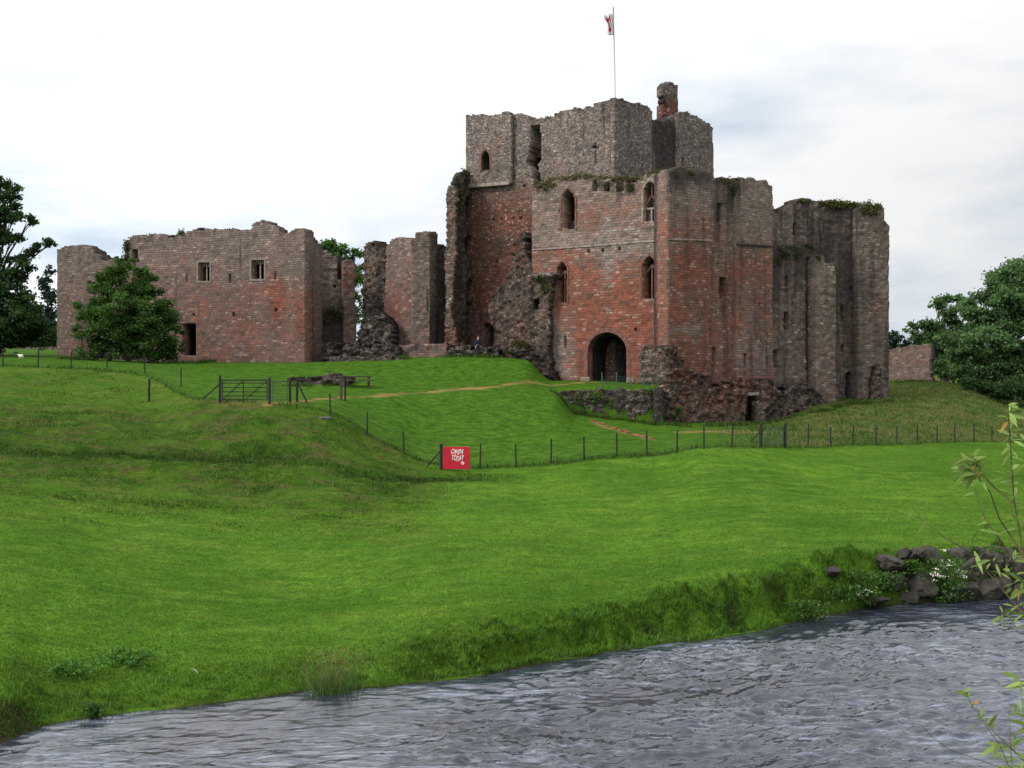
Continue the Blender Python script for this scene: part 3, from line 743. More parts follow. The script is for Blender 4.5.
def panel(name, parent, p0, p1, outline, mat, holes=(), thick=1.6, cell=.125, rough=.035, red=((0, .4),), redb=(), dark=((0, 0.),), darkb=(), jag=.16, off=0.0, seed=0, jagx=0.0, wet=.38):
    pl = Plane(p0, p1, off)
    us = [q[0] for q in outline]
    s0 = ray_t(pl.a, pl.d, min(us)); s1 = ray_t(pl.a, pl.d, max(us))
    zs = []
    for (u, v) in outline:
        zs.append(pl.at(u, v).z)
    z0 = max(min(zs), -1.0); z1 = max(zs) + .5
    ns = max(2, int(round((s1 - s0) / cell))); nz = max(2, int(round((z1 - z0) / cell)))
    S = np.linspace(s0, s1, ns + 1); Zs = np.linspace(z0, z1, nz + 1)
    def proj(s, z):
        x = pl.a.x + pl.d.x * s; y = pl.a.y + pl.d.y * s
        return 512 + x * F / y, 384 - (z - ZC) * F / y, y
    cs = (S[:-1] + S[1:]) / 2; cz = (Zs[:-1] + Zs[1:]) / 2
    GS, GZ = np.meshgrid(cs, cz, indexing='ij')
    row = np.floor(GZ / .27); blk = np.floor(GS / .5 + .5 * (row % 2))
    jz = jag * (_h(blk, row, 5 + seed) - .5) * 1.6 + jag * .9 * fbm(GS * .9, GZ * .4, 201 + seed, 3)
    jx = jagx * ((_h(blk, row, 9 + seed) - .5) * 1.6 + 1.2 * fbm(GS * .3, GZ * .8, 207 + seed, 3))
    u, v, y = proj(GS, GZ)
    keep = inpoly(u + jx * F / y, v + jz * F / y, outline)
    for hpoly in holes:
        keep &= ~inpoly(u, v, hpoly)
    VS, VZ = np.meshgrid(S, Zs, indexing='ij')
    un, vn, yn = proj(VS, VZ)
    rd = field(red, redb, un, vn); dk = field(dark, darkb, un, vn)
    topz = np.where(keep, cz[None, :], -99).max(1)[np.minimum(np.arange(ns + 1), ns - 1)][:, None]
    dk = dk + wet * np.exp(-np.clip(topz - VZ, 0, 9) / (.55 + .45 * fbm(VS * .7, VZ * 0, 331 + seed, 3))) * (topz > -50)
    disp = rough * (1.1 * fbm(VS * .8, VZ * .8, 301 + seed, 3) + 1.3 * noise(VS * 3.1, VZ * 3.7, 311 + seed) + .8 * noise(VS * 6.5, VZ * 7.1, 313 + seed))
    X = pl.a.x + pl.d.x * VS + pl.n.x * disp; Yw = pl.a.y + pl.d.y * VS + pl.n.y * disp
    zj = VZ + rough * .5 * noise(VS * 4, VZ * 4, 317 + seed)
    Fv = np.stack([X, Yw, zj], -1).reshape(-1, 3)
    Bv = np.stack([pl.a.x + pl.d.x * VS - pl.n.x * thick, pl.a.y + pl.d.y * VS - pl.n.y * thick, zj], -1).reshape(-1, 3)
    n = Fv.shape[0]
    idx = np.arange(n).reshape(ns + 1, nz + 1)
    a_, b_, c_, d_ = idx[:-1, :-1], idx[1:, :-1], idx[1:, 1:], idx[:-1, 1:]
    fr = np.stack([a_, b_, c_, d_], -1)[keep]
    bk = np.stack([a_, d_, c_, b_], -1)[keep] + n
    K = np.pad(keep, 1)
    sides = []
    e = keep & ~K[:-2, 1:-1]; sides.append(np.stack([a_[e], d_[e], d_[e] + n, a_[e] + n], -1))
    e = keep & ~K[2:, 1:-1]; sides.append(np.stack([c_[e], b_[e], b_[e] + n, c_[e] + n], -1))
    e = keep & ~K[1:-1, :-2]; sides.append(np.stack([b_[e], a_[e], a_[e] + 2 * n, b_[e] + 2 * n], -1))
    e = keep & ~K[1:-1, 2:]; sides.append(np.stack([d_[e], c_[e], c_[e] + 2 * n, d_[e] + 2 * n], -1))
    faces = np.concatenate([fr, bk] + sides)
    V = np.concatenate([Fv, Bv, Bv])
    used = np.unique(faces); remap = np.full(3 * n, -1); remap[used] = np.arange(len(used))
    uvf = np.stack([VS, VZ], -1).reshape(-1, 2)
    uv = np.concatenate([uvf, uvf + np.array([thick, 0]), uvf + np.array([0, thick])])
    uv = uv + np.array([seed * 3.7, seed * 1.3])
    me = mesh_np(name, V[used], [remap[faces]], uv=uv[used], attrs={'red': np.concatenate([rd.ravel()] * 3)[used], 'dark': np.concatenate([dk.ravel(), dk.ravel() + .3, dk.ravel() + .15])[used]})  # reveals and backs darker, recess shade put into their colour
    o = link(name, me, mat, parent)
    return o, pl
def slab(name, parent, pts, z, th, mat):
    v = [(p[0], p[1], z) for p in pts] + [(p[0], p[1], z - th) for p in pts]
    n = len(pts)
    f = [tuple(range(n)), tuple(range(2 * n - 1, n - 1, -1))] + [(i, i + n, (i + 1) % n + n, (i + 1) % n) for i in range(n)]
    me = bpy.data.meshes.new(name); me.from_pydata(v, [], f); me.update()
    return link(name, me, mat, parent)
def backwall(name, parent, a, b, z0, z1, th, mat):
    m = MB(); a = Vector(a); b = Vector(b)
    d = (b - a); ang = math.atan2(d.y, d.x)
    m.box(((a.x + b.x) / 2, (a.y + b.y) / 2, (z0 + z1) / 2), (d.length, th, z1 - z0), Matrix.Rotation(ang, 3, 'Z'))
    return m.build(name, mat, parent)
def course(name, parent, pl, pts, h=.22, proud=.10, mat=None):
    m = MB()
    for (u0, v0), (u1, v1) in zip(pts[:-1], pts[1:]):
        m.bar(pl.at(u0, v0, proud * .4), pl.at(u1, v1, proud * .4), proud * 2, h)
    return m.build(name, mat or M['trim'], parent, bevel=.02)
def frame(name, parent, pl, poly, w=.2, proud=.05, mat=None, closed=True):
    m = MB(); n = len(poly)
    rngi = range(n) if closed else range(n - 1)
    for i in rngi:
        a = pl.at(*poly[i], 0); b = pl.at(*poly[(i + 1) % n], 0)
        d = (b - a).normalized()
        m.bar(a - d * w * .3 + pl.n * (proud - .08), b + d * w * .3 + pl.n * (proud - .08), w, .16 + .002 * (i % 2), up=pl.n)
    return m.build(name, mat or M['trim'], parent, bevel=.012)
def mullions(name, parent, pl, segs, w=.12, off=-.3, mat=None):
    m = MB()
    for i, (a, b) in enumerate(segs):
        m.bar(pl.at(*a, off), pl.at(*b, off), w, w + .004 * i, up=pl.n)
    return m.build(name, mat or M['trim'], parent)

# leaves: small folded diamonds scattered by centre, as one mesh
def leaves(name, C, size, mat, parent=None, tone=None, dryness=None, flat=0.0, aspect=.6, updir=None):
    C = np.asarray(C, float); n = len(C)
    size = np.broadcast_to(np.asarray(size, float), (n,))
    d = rng.normal(size=(n, 3))
    if updir is not None:
        d = d * (1 - updir[1]) + np.array(updir[0]) * updir[1] * 1.5
    d /= np.linalg.norm(d, axis=1)[:, None]
    e = rng.normal(size=(n, 3)); e[:, 2] *= (1 - flat)
    e -= d * (e * d).sum(1)[:, None]; e /= np.linalg.norm(e, axis=1)[:, None]
    nn = np.cross(d, e)
    s = size[:, None]
    a = C - d * s * .5; b = C + e * s * aspect * .5 + nn * s * .12; c = C + d * s * .5; f = C - e * s * aspect * .5 + nn * s * .12
    V = np.stack([a, b, c, f], 1).reshape(-1, 3)
    i = np.arange(n) * 4
    q = np.stack([i, i + 1, i + 2, i + 3], -1)
    tone = rng.random(n) if tone is None else np.clip(tone + rng.normal(size=n) * .18, 0, 1)
    dr = np.zeros(n) if dryness is None else np.broadcast_to(dryness, (n,))
    me = mesh_np(name, V, [q], attrs={'tone': np.repeat(tone, 4), 'dryness': np.repeat(dr, 4)})
    return link(name, me, mat, parent)
def plants_on(name, parent, pl, spots, mat, size=.22, dens=1.0, dry=.3):
    """moss, grass or creeper growing on a wall: spots are (u, v, ru, rv, outward)"""
    Cs = []
    for (u, v, ru, rv, outw) in spots:
        p = pl.at(u, v); k = p.y / F
        n = int(max(40, dens * 130 * ru * rv * k * k / (size * size) * .35))
        a = rng.normal(size=(n, 3)) * .5
        c = np.array(p) + a[:, :1] * ru * k * np.array(pl.d) + a[:, 1:2] * np.array([0, 0, rv * k]) + (a[:, 2:] * .25 + outw) * np.array(pl.n)
        Cs.append(c)
    C = np.concatenate(Cs)
    return leaves(name, C, size * rng.uniform(.6, 1.3, len(C)), mat, parent, tone=.5 + .5 * fbm(C[:, 0] * .9 + C[:, 1] * .3, C[:, 2] * .9, 401), dryness=np.clip(rng.normal(dry, .35, len(C)), 0, 1))

# ---- the square keep -------------------------------------------------------------------
keep = empty('castle_keep', P(590, 384, 94).xyz * 1.0, 'tall square ruined keep of grey and red sandstone with flagpole corner', 'castle keep')
keep.location.z = 6.0
KL, KN, KR = (466, 98.5), (615, 90.0), (713, 101.5)
chute = [(531, 125), (540, 125), (542, 145), (541.5, 160), (538, 164), (541, 181), (534, 189), (533, 170), (527, 163), (528, 152), (531, 143)]
kh = [arch(481, 490, 150, 170, 'pointed'), arch(515.5, 517.5, 158, 167, 'rect'), chute,
      arch(594.7, 596.3, 143, 163, 'rect'), arch(592, 599, 146.3, 149, 'rect'), arch(484, 497, 323, 362, 'rect')]
for (u, v) in ((493, 219), (502, 218.5), (513, 218), (521, 217.5), (494, 187), (524, 186), (497, 262)):
    kh.append(arch(u - 1.2, u + 1.2, v - 1.3, v + 1.3, 'rect'))
o, kpl = panel('north_wall', keep, KL, KN, [(466, 410), (466, 116), (472, 114), (480, 114.5), (484, 116), (490, 116.5), (496, 114), (505, 113), (512, 114), (520, 114.5), (528, 116), (533, 119.5), (541, 120), (548, 117.5), (556, 114.5), (562, 113), (567, 110.5), (577, 108.5), (585, 107.5), (592, 106), (598, 103.5), (606, 102.5), (612, 100.5), (615, 99.5), (615, 410)],
    M['small'], kh, thick=2.2, red=((100, .02), (175, .10), (190, .55), (215, .85), (300, .9), (360, .6)), redb=((550, 170, 20, 20, .15), (498, 150, 10, 18, .2)),
    darkb=((535, 140, 5, 25, .35), (560, 128, 2.2, 20, .6), (593, 118, 2.2, 18, .6), (488, 130, 2.2, 14, .6), (575, 150, 1.6, 25, .5), (500, 132, 1.3, 20, .6), (549, 136, 1.4, 24, .6), (568, 126, 1.2, 16, .6), (584, 130, 1.3, 20, .6), (604, 120, 1.4, 22, .6), (545, 165, 2, 14, .4), (520, 150, 1.2, 24, .4), (475, 330, 14, 40, .5), (480, 260, 9, 60, .45), (528, 300, 6, 30, .4)), seed=1)
course('string_course', keep, kpl, [(466, 187.5), (490, 185.5), (512, 183.6)], .3, .35)
t_, tpl = panel('corner_turret', keep, KL, KN, [(466, 186), (466, 116), (471, 114.5), (480, 114), (484, 116), (489, 117), (495, 114), (504, 112.5), (511.5, 114), (511.5, 185)], M['small'],
    [arch(481, 490, 150, 171, 'pointed')], thick=.45, off=.42, red=((100, .02), (186, .18)), redb=((500, 150, 9, 16, .25),), darkb=((488, 130, 1.7, 12, .6), (484, 175, 8, 6, .3)), seed=2)
frame('window_surround', keep, tpl, arch(480.5, 490.5, 149, 171, 'pointed', 6), .17, .04, M['redtrim'], False)
o, kpr = panel('west_wall', keep, KN, KR, [(615, 410), (615, 99.5), (622, 101), (630, 103.5), (638, 104), (645, 106), (650, 108.5), (652, 113), (652, 119.5), (656, 120), (660, 122), (668, 121), (676, 118), (680, 113), (688, 113), (694, 117), (700, 120), (705, 123), (712, 126.5), (713, 410)],
    M['small'], [arch(682, 684.3, 158, 166, 'rect')], thick=2.2, red=((100, -.15), (200, .0)), darkb=((661, 145, 8, 30, .75), (670, 150, 9, 30, .7), (655, 130, 5, 14, .5), (629, 125, 2, 18, .7), (638, 120, 1.4, 16, .6), (647, 130, 1.6, 22, .6), (622, 150, 1.3, 16, .4), (688, 135, 1.4, 18, .6), (700, 140, 1.5, 16, .6), (690, 170, 10, 12, .3), (640, 165, 22, 20, .25)), dark=((100, .22), (190, .32)), seed=3)  # dark values paint some of this right-hand face's shade, besides its stains
panel('corner_turret', keep, KN, KR, [(678.5, 185), (678.5, 113), (681, 111.5), (688, 112.5), (694, 116), (700, 119), (705, 122), (713, 126), (713.5, 185)], M['small'], [arch(682, 684.3, 158, 166, 'rect')], thick=.5, off=.4, red=((100, -.1), (185, .05)), dark=((100, .05), (185, .15)), seed=4)
panel('corner_turret', keep, KN, KR, [(615, 182), (615, 99.5), (622, 101), (630, 103.5), (638, 104), (645, 106), (650, 108.5), (652, 113), (652, 182)], M['small'], [], thick=.5, off=.25, red=((100, -.2), (185, -.05)), dark=((100, .1), (185, .25)), darkb=((629, 120, 2, 15, .5),), seed=5)
# unseen rear walls; slabs added inside cap the tower so openings stay dark
kL = kpl.at(466, 384); kN = kpl.at(615, 384); kR = kpr.at(713, 384); kF = kL + kR - kN
kI = ((kN + kF) / 2 - kL).normalized()
backwall('rear_wall', keep, kL + kI * 2.2, kF, 5, 27.5, 1.6, M['small'])
backwall('rear_wall', keep, kR - kI * 2.2, kF, 5, 26.5, 1.6, M['small'])
slab('floor', keep, [kL + (kN - kL) * .08 + (kF - kL) * .08, kN + (kL - kN) * .08 + (kR - kN) * .08, kR + (kN - kR) * .08 + (kF - kR) * .08, kF + (kL - kF) * .08 + (kR - kF) * .08], 26.2, .5, M['darkstone'])
slab('floor', keep, [kL + (kN - kL) * .1 + (kF - kL) * .1, kN + (kL - kN) * .1 + (kR - kN) * .1, kR + (kN - kR) * .1 + (kF - kR) * .1, kF + (kL - kF) * .1 + (kR - kF) * .1], 16.2, .5, M['darkstone'])
panel('chimney_stack', keep, (656, 98.5), (680, 100.2), [(662, 140), (662, 108), (664, 104), (662.5, 101), (664, 98), (662, 94), (662, 86.5), (664, 84.5), (668, 82), (673, 82.5), (677.5, 85), (678, 140)], M['small'], [], thick=.7, rough=.07,
      red=((82, .1), (96, .3), (104, .9), (130, .8)), darkb=((664, 101, 4, 4, .9), (670, 96, 6, 3, .5)), seed=6, jag=.1)
plants_on('wall_top_moss', keep, kpl, [(u, np.interp(u, [466, 505, 533, 585, 615], [116, 114, 119, 108, 100.5]), 5, 1.4, -.6) for u in range(474, 612, 8)], M['moss'], .2, .5, .35)
plants_on('wall_top_moss', keep, kpr, [(625, 102.5, 6, 1.2, -.6), (640, 104.5, 6, 1.2, -.6), (662, 121, 7, 2, -.6), (690, 113.5, 6, 1.5, -.6), (704, 122, 6, 1.5, -.6)], M['moss'], .2, .5, .35)

# ---- broken wall beside the keep --------------------------------------------------------
stub = empty('broken_wall_stub', P(458, 384, 95), 'tall broken wall stub with pale ragged edge at left end of keep', 'ruined wall')
stub.location.z = 7.5
panel('broken_end', stub, (445, 94.4), (454, 93.9), [(445.5, 372), (445, 300), (446.5, 188), (449, 186), (455, 187), (457, 200), (454.5, 230), (456, 262), (452, 285), (451, 310), (455, 330), (459, 372)], M['rubble'], [], thick=.35, rough=.08, red=((180, .0), (215, .45), (250, .3), (280, .15), (300, .0), (330, .6), (350, .7)), seed=11, jagx=.07)
o, spl = panel('inner_face', stub, (452, 94.2), (476, 99), [(451, 372), (452, 310), (454, 262), (455, 200), (456, 183), (459, 174), (464, 171), (469, 170), (473, 175), (474, 186), (475, 372)], M['small'], [arch(466, 471, 197, 222, 'rect'), arch(465.5, 473, 236, 254, 'seg'), arch(468, 474, 280, 300, 'rect'), arch(467, 475, 302, 318, 'seg')], thick=.45, rough=.09, red=((170, .0), (300, .2), (340, .5)), dark=((170, .95), (260, .9), (300, .8), (350, .8)), seed=12, jagx=.04)  # high dark values put the shade of this turned-away face into the stone
panel('niche_back', stub, (452, 94.2), (476, 99), [(456, 372), (457, 310), (459, 262), (459, 200), (460, 184), (462, 177), (469, 174), (473, 180), (474, 372)], M['shade_black'], [], thick=.3, off=-.5, seed=13)  # black backing, niche shade given as its colour
plants_on('wall_top_moss', stub, spl, [(465, 172, 6, 3, .0), (458, 180, 3, 5, .1), (459, 200, 3, 14, .15)], M['ivy'], .22, .6, .3)

# ---- gatehouse ------------------------------------------------------------------------
gate = empty('castle_gatehouse', P(610, 384, 88), 'red sandstone gatehouse block with round entrance arch in front of the keep', 'gatehouse')
gate.location.z = 6.1
GA, GB = (532, 90.6), (662, 84.5)
gh = [arch(562, 575, 189, 229, 'pointed'), arch(643.5, 657, 181, 222, 'pointed'), arch(557.5, 567, 262, 302.5, 'pointed'), arch(642, 657, 256, 299, 'pointed'), arch(563.5, 567, 335, 348, 'rect'),
      arch(587, 627.5, 331.5, 398, 'round', 14)]
for (u, v) in ((589, 251.5), (602, 251), (620, 249.5), (560, 212), (636, 330), (548, 318)):
    gh.append(arch(u - 1.4, u + 1.4, v - 1.6, v + 1.6, 'rect'))
for (u0, u1, v0, v1) in ((592.5, 597, 180, 191), (604.5, 610, 182, 192), (617, 624, 182, 192), (626, 634, 184, 192)):
    gh.append(arch(u0, u1, v0, v1, 'seg'))
o, gpl = panel('front_wall', gate, GA, GB, [(532, 410), (532, 193), (536, 190.5), (541, 190), (545, 187), (552, 184), (560, 181.5), (568, 180), (580, 179), (590, 178), (600, 178), (606, 180), (618, 180.5), (628, 182), (636, 182), (640, 177), (648, 174.5), (656, 173), (662, 172), (662, 410)],
    M['ashlar'], gh, thick=2.4, red=((180, .20), (215, .40), (244, .32), (252, .60), (275, .85), (320, .95), (345, .75), (380, .75)),
    redb=((545, 340, 22, 40, -.75), (545, 375, 25, 20, -.5), (640, 245, 25, 12, -.3), (612, 250, 18, 14, -.35), (608, 230, 6, 20, -.45), (565, 240, 16, 8, -.4), (600, 215, 24, 14, .25), (607, 275, 8, 22, -.4), (655, 300, 12, 10, -.4), (640, 340, 12, 50, .35), (584, 350, 6, 40, .5)),
    darkb=((630, 190, 12, 9, .6), (600, 186, 10, 6, .5), (618, 200, 5, 12, .3), (645, 245, 14, 12, .25), (590, 392, 60, 8, .3), (540, 200, 6, 8, .3)), seed=21)
course('string_course', gate, gpl, [(532, 250), (575, 247.3), (620, 243.8), (657, 240.8)], .13, .06, M['course'])
panel('arch_order', gate, GA, GB, [(584, 412), (584, 326), (631, 326), (631, 412)], M['shade_black'], [arch(594, 626.5, 336, 402, 'round', 14)], thick=4.5, off=-.95, red=((320, .8), (385, .6)), dark=((320, .75),), seed=22)  # inner arch coloured near-black in place of passage shade
frame('arch_ring', gate, gpl, arch(586, 628.5, 330.3, 383, 'round', 16), .34, .05, M['redtrim'], False)
pb = [(592, 392), (592, 378), (586, 377), (586, 392)]
for u_, o_, sz_ in ((586, .15, (.7, .5, .55)), (631, .12, (.6, .4, .4))):
    m = MB(); m.box(gpl.at(u_, 380.5, o_), sz_); m.build('arch_plinth', M['trim'], gate, bevel=.05)
w = frame('window_surround', gate, gpl, arch(561, 576, 187.5, 229.5, 'pointed', 8), .14, .05, M['redtrim'], False)
w = frame('window_surround', gate, gpl, arch(642.5, 658, 179.5, 223, 'pointed', 8), .14, .06, M['trim'], False)
mullions('mullion', w, gpl, [((643.5, 208.5), (657, 207.5)), ((650.2, 222), (650.2, 207)), ((643.8, 222), (657, 221.2))], .13)
mullions('tracery', w, gpl, [((650.2, 195), (645, 203)), ((650.2, 195), (655.5, 202)), ((650.2, 184), (650.2, 195))], .09, -.36, M['redtrim'])
w = frame('window_surround', gate, gpl, arch(556.5, 568, 260.5, 303, 'pointed', 8), .14, .05, M['redtrim'], False)
mullions('tracery', w, gpl, [((562.2, 302), (562.2, 270)), ((562.2, 270), (558, 276)), ((562.2, 270), (566.5, 275))], .11, -.5, M['redtrim'])
w = frame('window_surround', gate, gpl, arch(641, 658, 254.5, 299.5, 'pointed', 8), .14, .05, M['redtrim'], False)
mullions('tracery', w, gpl, [((649.6, 299), (649.6, 264)), ((649.6, 264), (645, 271)), ((649.6, 264), (654.5, 270))], .11, -.5, M['redtrim'])
panel('clasping_buttress', gate, (657.5, 84.2), (668.3, 83.4), [(657.5, 410), (657.5, 173), (662, 172), (668.3, 170.5), (668.3, 410)], M['ashlar'], [], thick=1.2, red=((170, .25), (200, .5), (240, .55), (330, .6)), redb=((663, 290, 5, 50, .2),), seed=23)
FA, FB = (668.3, 83.4), (711, 86.0)
o, fpl = panel('side_wall', gate, FA, FB, [(668.3, 430), (668.3, 170.5), (673, 168.5), (680, 167.5), (688, 168), (695, 169), (702, 172), (708, 174), (711, 176), (711, 430)], M['ashlar'], [], thick=1.6, red=((165, .05), (205, .2), (240, .55), (280, .8), (330, .85), (400, .7)), redb=((690, 215, 14, 16, .2), (688, 330, 20, 5, -.5), (690, 265, 14, 20, .3)), dark=((160, .45), (210, .32), (400, .40)), darkb=((690, 178, 22, 9, .5),), seed=24)  # dark values paint the shade of this right-facing wall
course('string_course', gate, fpl, [(668.5, 239.5), (690, 239.8), (711, 240.5)], .14, .06, M['course'])
o, fp2 = panel('side_wall', gate, (710.5, 86.6), (737, 88.6), [(710, 430), (710, 178), (716, 177), (722, 178), (730, 180), (738, 180), (738, 430)], M['ashlar'], [arch(716, 722.5, 203, 223, 'rect'), arch(719, 725.5, 277, 299, 'rect'), arch(712, 715.5, 348, 368, 'rect')], thick=1.6, red=((170, -.05), (240, .5), (300, .7), (400, .6)), dark=((170, .55), (230, .5), (260, .42), (400, .42)), darkb=((729, 200, 5, 20, .5), (722, 310, 4, 14, .3)), seed=25)  # set-back wall painted darker to deepen its shade
o, fp3 = panel('stair_turret', gate, (735, 88.1), (772.5, 91.0), [(735.5, 440), (735.5, 181), (741, 178), (748, 177.5), (754, 178), (757, 182), (764, 182), (770, 183), (772.5, 184), (772.5, 440)], M['ashlar'], [arch(743.5, 746.5, 354, 367, 'rect')], thick=1.5, red=((175, .05), (240, .35), (262, .65), (320, .6), (350, .35), (385, .7)), redb=((755, 330, 18, 18, -.2), (745, 260, 8, 20, .3)), dark=((170, .42), (200, .34), (400, .40)), darkb=((742, 190, 6, 8, .4),), seed=26)  # turret's shaded side darkened in the stone colour
course('string_course', gate, fp3, [(736, 244.6), (755, 245.6), (772, 246.6)], .2, .08, M['darkstone'])
course('string_course', gate, fp3, [(736, 379.5), (755, 379), (772, 378)], .3, .14, M['redtrim'])
g0 = gpl.at(532, 384); g1 = fpl.at(668.3, 384); g2 = fp3.at(772, 384)
gback = g0 + Vector((1.5, 3.6, 0)); gb2 = g2 + Vector((.5, 4.0, 0))
backwall('rear_wall', gate, g0 + Vector((.9, .7, 0)), gback, 5, 20.5, 1.0, M['ashlar'])
backwall('passage_blackout', gate, gpl.at(582, 384, -5.6), gpl.at(634, 384, -5.6), 5.5, 12, .3, M['shade_black'])  # added black end wall keeps the arch dark
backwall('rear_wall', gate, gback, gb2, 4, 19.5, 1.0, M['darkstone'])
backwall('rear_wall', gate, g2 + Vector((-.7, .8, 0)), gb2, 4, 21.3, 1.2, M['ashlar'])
slab('hidden_cap_slab', gate, [g0 + Vector((.8, .9, 0)), g1 + Vector((0, 1.2, 0)), g2 + Vector((-.9, .9, 0)), gb2 + Vector((-.2, -.2, 0)), gback + Vector((.2, -.2, 0))], 19.3, .6, M['darkstone'])  # unseen cap slabs added to keep sky light out of the window openings
slab('hidden_cap_slab', gate, [g0 + Vector((.9, 1.0, 0)), g1 + Vector((0, 1.3, 0)), g2 + Vector((-1., 1.0, 0)), gb2 + Vector((-.3, -.3, 0)), gback + Vector((.3, -.3, 0))], 12.6, .4, M['darkstone'])
plants_on('wall_top_grass', gate, gpl, [(u, np.interp(u, [532, 545, 580, 606, 640, 660], [189.5, 183.5, 176.5, 178, 178.5, 171]), 5, np.interp(u, [540, 550, 590, 610, 650], [4.5, 5.5, 3.5, 2.5, 3]), -.15) for u in range(538, 662, 5)] + [(546, 189, 5, 3, .05), (553, 186, 5, 3, .0)], M['moss'], .13, .6, .5)
plants_on('wall_creeper', gate, gpl, [(597, 184, 5, 5, .08), (606, 186, 5, 5, .08), (620, 187, 6, 4, .08), (631, 188, 5, 4, .08), (614, 183, 8, 3, .05)], M['ivy'], .10, .22, .3)
plants_on('wall_top_grass', gate, fpl, [(672, 169, 5, 2.2, -.3), (682, 168, 6, 2.5, -.2), (692, 169.5, 6, 2.5, -.2), (703, 173, 5, 2, -.2), (676, 174, 4, 4, .1), (690, 174, 6, 3, .08)], M['ivy'], .12, .35, .3)
plants_on('wall_creeper', gate, fp2, [(728, 183, 6, 5, .12), (732, 192, 5, 6, .15), (720, 180, 6, 3, .0), (735, 186, 4, 6, .2), (742, 179, 6, 2, -.3), (752, 178.5, 6, 2, -.3)], M['ivy'], .12, .3, .25)

# ---- broken cross wall between keep and gatehouse -----------------------------------------
scar = empty('rubble_cross_wall', P(530, 384, 90), 'ragged rubble stump of a fallen wall sloping down between keep and gatehouse', 'ruined wall')
scar.location.z = 7.0
panel('rubble_core', scar, (484, 94.5), (534, 90.2), [(497, 400), (497, 352), (496, 330), (490, 316), (489, 303), (494, 294), (501, 285), (507, 275), (511, 262), (513, 248), (517, 238), (521, 232), (524, 236), (525, 250), (527, 262), (531, 270), (533, 400)], M['rubble'], [arch(509, 512, 300, 303, 'rect')], thick=1.8, rough=.13, red=((230, .55), (300, .35), (350, .4), (380, .4)), redb=((516, 245, 4, 10, .3),), dark=((230, .55), (300, .5), (330, .55), (360, .7)), seed=31, jagx=.2, jag=.3)
panel('rubble_pier', scar, (526, 89.6), (555, 88.6), [(526, 410), (528, 340), (529, 318), (530, 298), (533, 276), (540, 274.5), (549, 273), (554, 272), (555, 277), (551, 282), (550, 300), (548, 318), (550, 335), (548, 350), (551, 362), (550, 378), (553, 410)], M['rubble'], [[(533.5, 299), (539, 298), (538.5, 309), (533, 310)]], thick=1.7, rough=.13, red=((270, .05), (320, .2), (350, .3)), dark=((270, .3), (330, .42), (370, .5)), darkb=((545, 355, 7, 20, .5), (531, 310, 4, 30, .3)), seed=32, jagx=.1)
panel('fallen_core', scar, (505, 90.8), (553, 87.4), [(508, 410), (509, 356), (514, 350), (520, 346), (526, 350), (532, 356), (540, 366), (548, 376), (553, 384), (553, 410)], M['wallrub'], [], thick=1.2, rough=.25, red=((340, .1), (380, .3)), dark=((340, .3), (380, .5)), seed=33, jagx=.3, jag=.35)
panel('sill_ledge', scar, (531, 89.4), (556, 88.3), [(532, 277.5), (532, 273.8), (556, 271.4), (556, 275.2)], M['ashlar'], [], thick=1.0, rough=.02, red=((0, .1),), seed=34, jag=.02)
spl2 = Plane((526, 89.4), (555, 88.4))
plants_on('wall_plants', scar, spl2, [(540, 279, 7, 4, .1), (545, 288, 5, 5, .1), (524, 345, 6, 4, .3), (518, 343, 7, 3, .3), (510, 352, 6, 3, .2)], M['ivy'], .2, .7, .3)

# ---- right hand tower range ---------------------------------------------------------------
east = empty('ruined_tower_range', P(830, 384, 95), 'dark weathered tower range at the right end of the castle with mossy broken top', 'ruined tower')
east.location.z = 3.5
o, e1 = panel('recessed_wall', east, (771.5, 92), (800, 93.4), [(770, 440), (770, 210), (779, 210), (784, 211), (790, 207), (794, 203), (798, 200.5), (806, 200), (806, 440)], M['tower'], [arch(784.5, 788.8, 312, 331, 'rect'), arch(785.5, 788, 276, 287, 'rect'), arch(793, 796, 222, 236, 'rect'), arch(773.5, 776.5, 350, 368, 'rect')], thick=1.6, rough=.06, red=((200, -.2), (300, .2), (400, .2)), dark=((200, .4), (240, .45), (260, .85), (300, .65), (360, .42), (400, .5)), darkb=((796, 240, 4, 30, .5),), seed=41)
o, e2 = panel('dark_recess', east, (797, 94.2), (818, 95.4), [(797, 440), (797, 201), (805, 199.5), (813, 199), (819, 202), (819, 440)], M['tower'], [], thick=1.6, rough=.08, red=((200, -.2), (400, .1)), dark=((200, .5), (250, .95), (300, .95), (400, .9)), seed=42)  # recess shade painted in with high dark values
o, e3 = panel('buttress', east, (815.5, 93.2), (836, 94.0), [(815.5, 440), (815.5, 262), (819, 256), (823, 258), (828, 264), (833, 262), (836, 270), (836, 440)], M['tower'], [arch(830, 831.6, 362, 365, 'rect')], thick=2.4, rough=.05, red=((250, -.15), (280, -.05), (330, .15), (400, .15)), darkb=((827, 285, 4, 12, .4),), seed=43)
o, e4 = panel('recessed_wall', east, (814, 97.2), (858, 98.4), [(814, 440), (814, 201), (819, 202.5), (825, 204), (832, 203), (840, 204), (850, 205.5), (858, 206), (858, 440)], M['tower'], [arch(845.5, 852.5, 372, 404, 'seg'), arch(841.5, 844, 305, 322, 'rect'), arch(849, 851.5, 287, 291, 'rect'), arch(841.5, 843.5, 345, 352, 'rect')], thick=1.8, rough=.06, red=((200, -.1), (300, .0), (400, .1)), dark=((200, .75), (240, .85), (300, .75), (360, .6), (400, .65)), seed=44)  # stone darkened here to carry the shade of the set-back wall
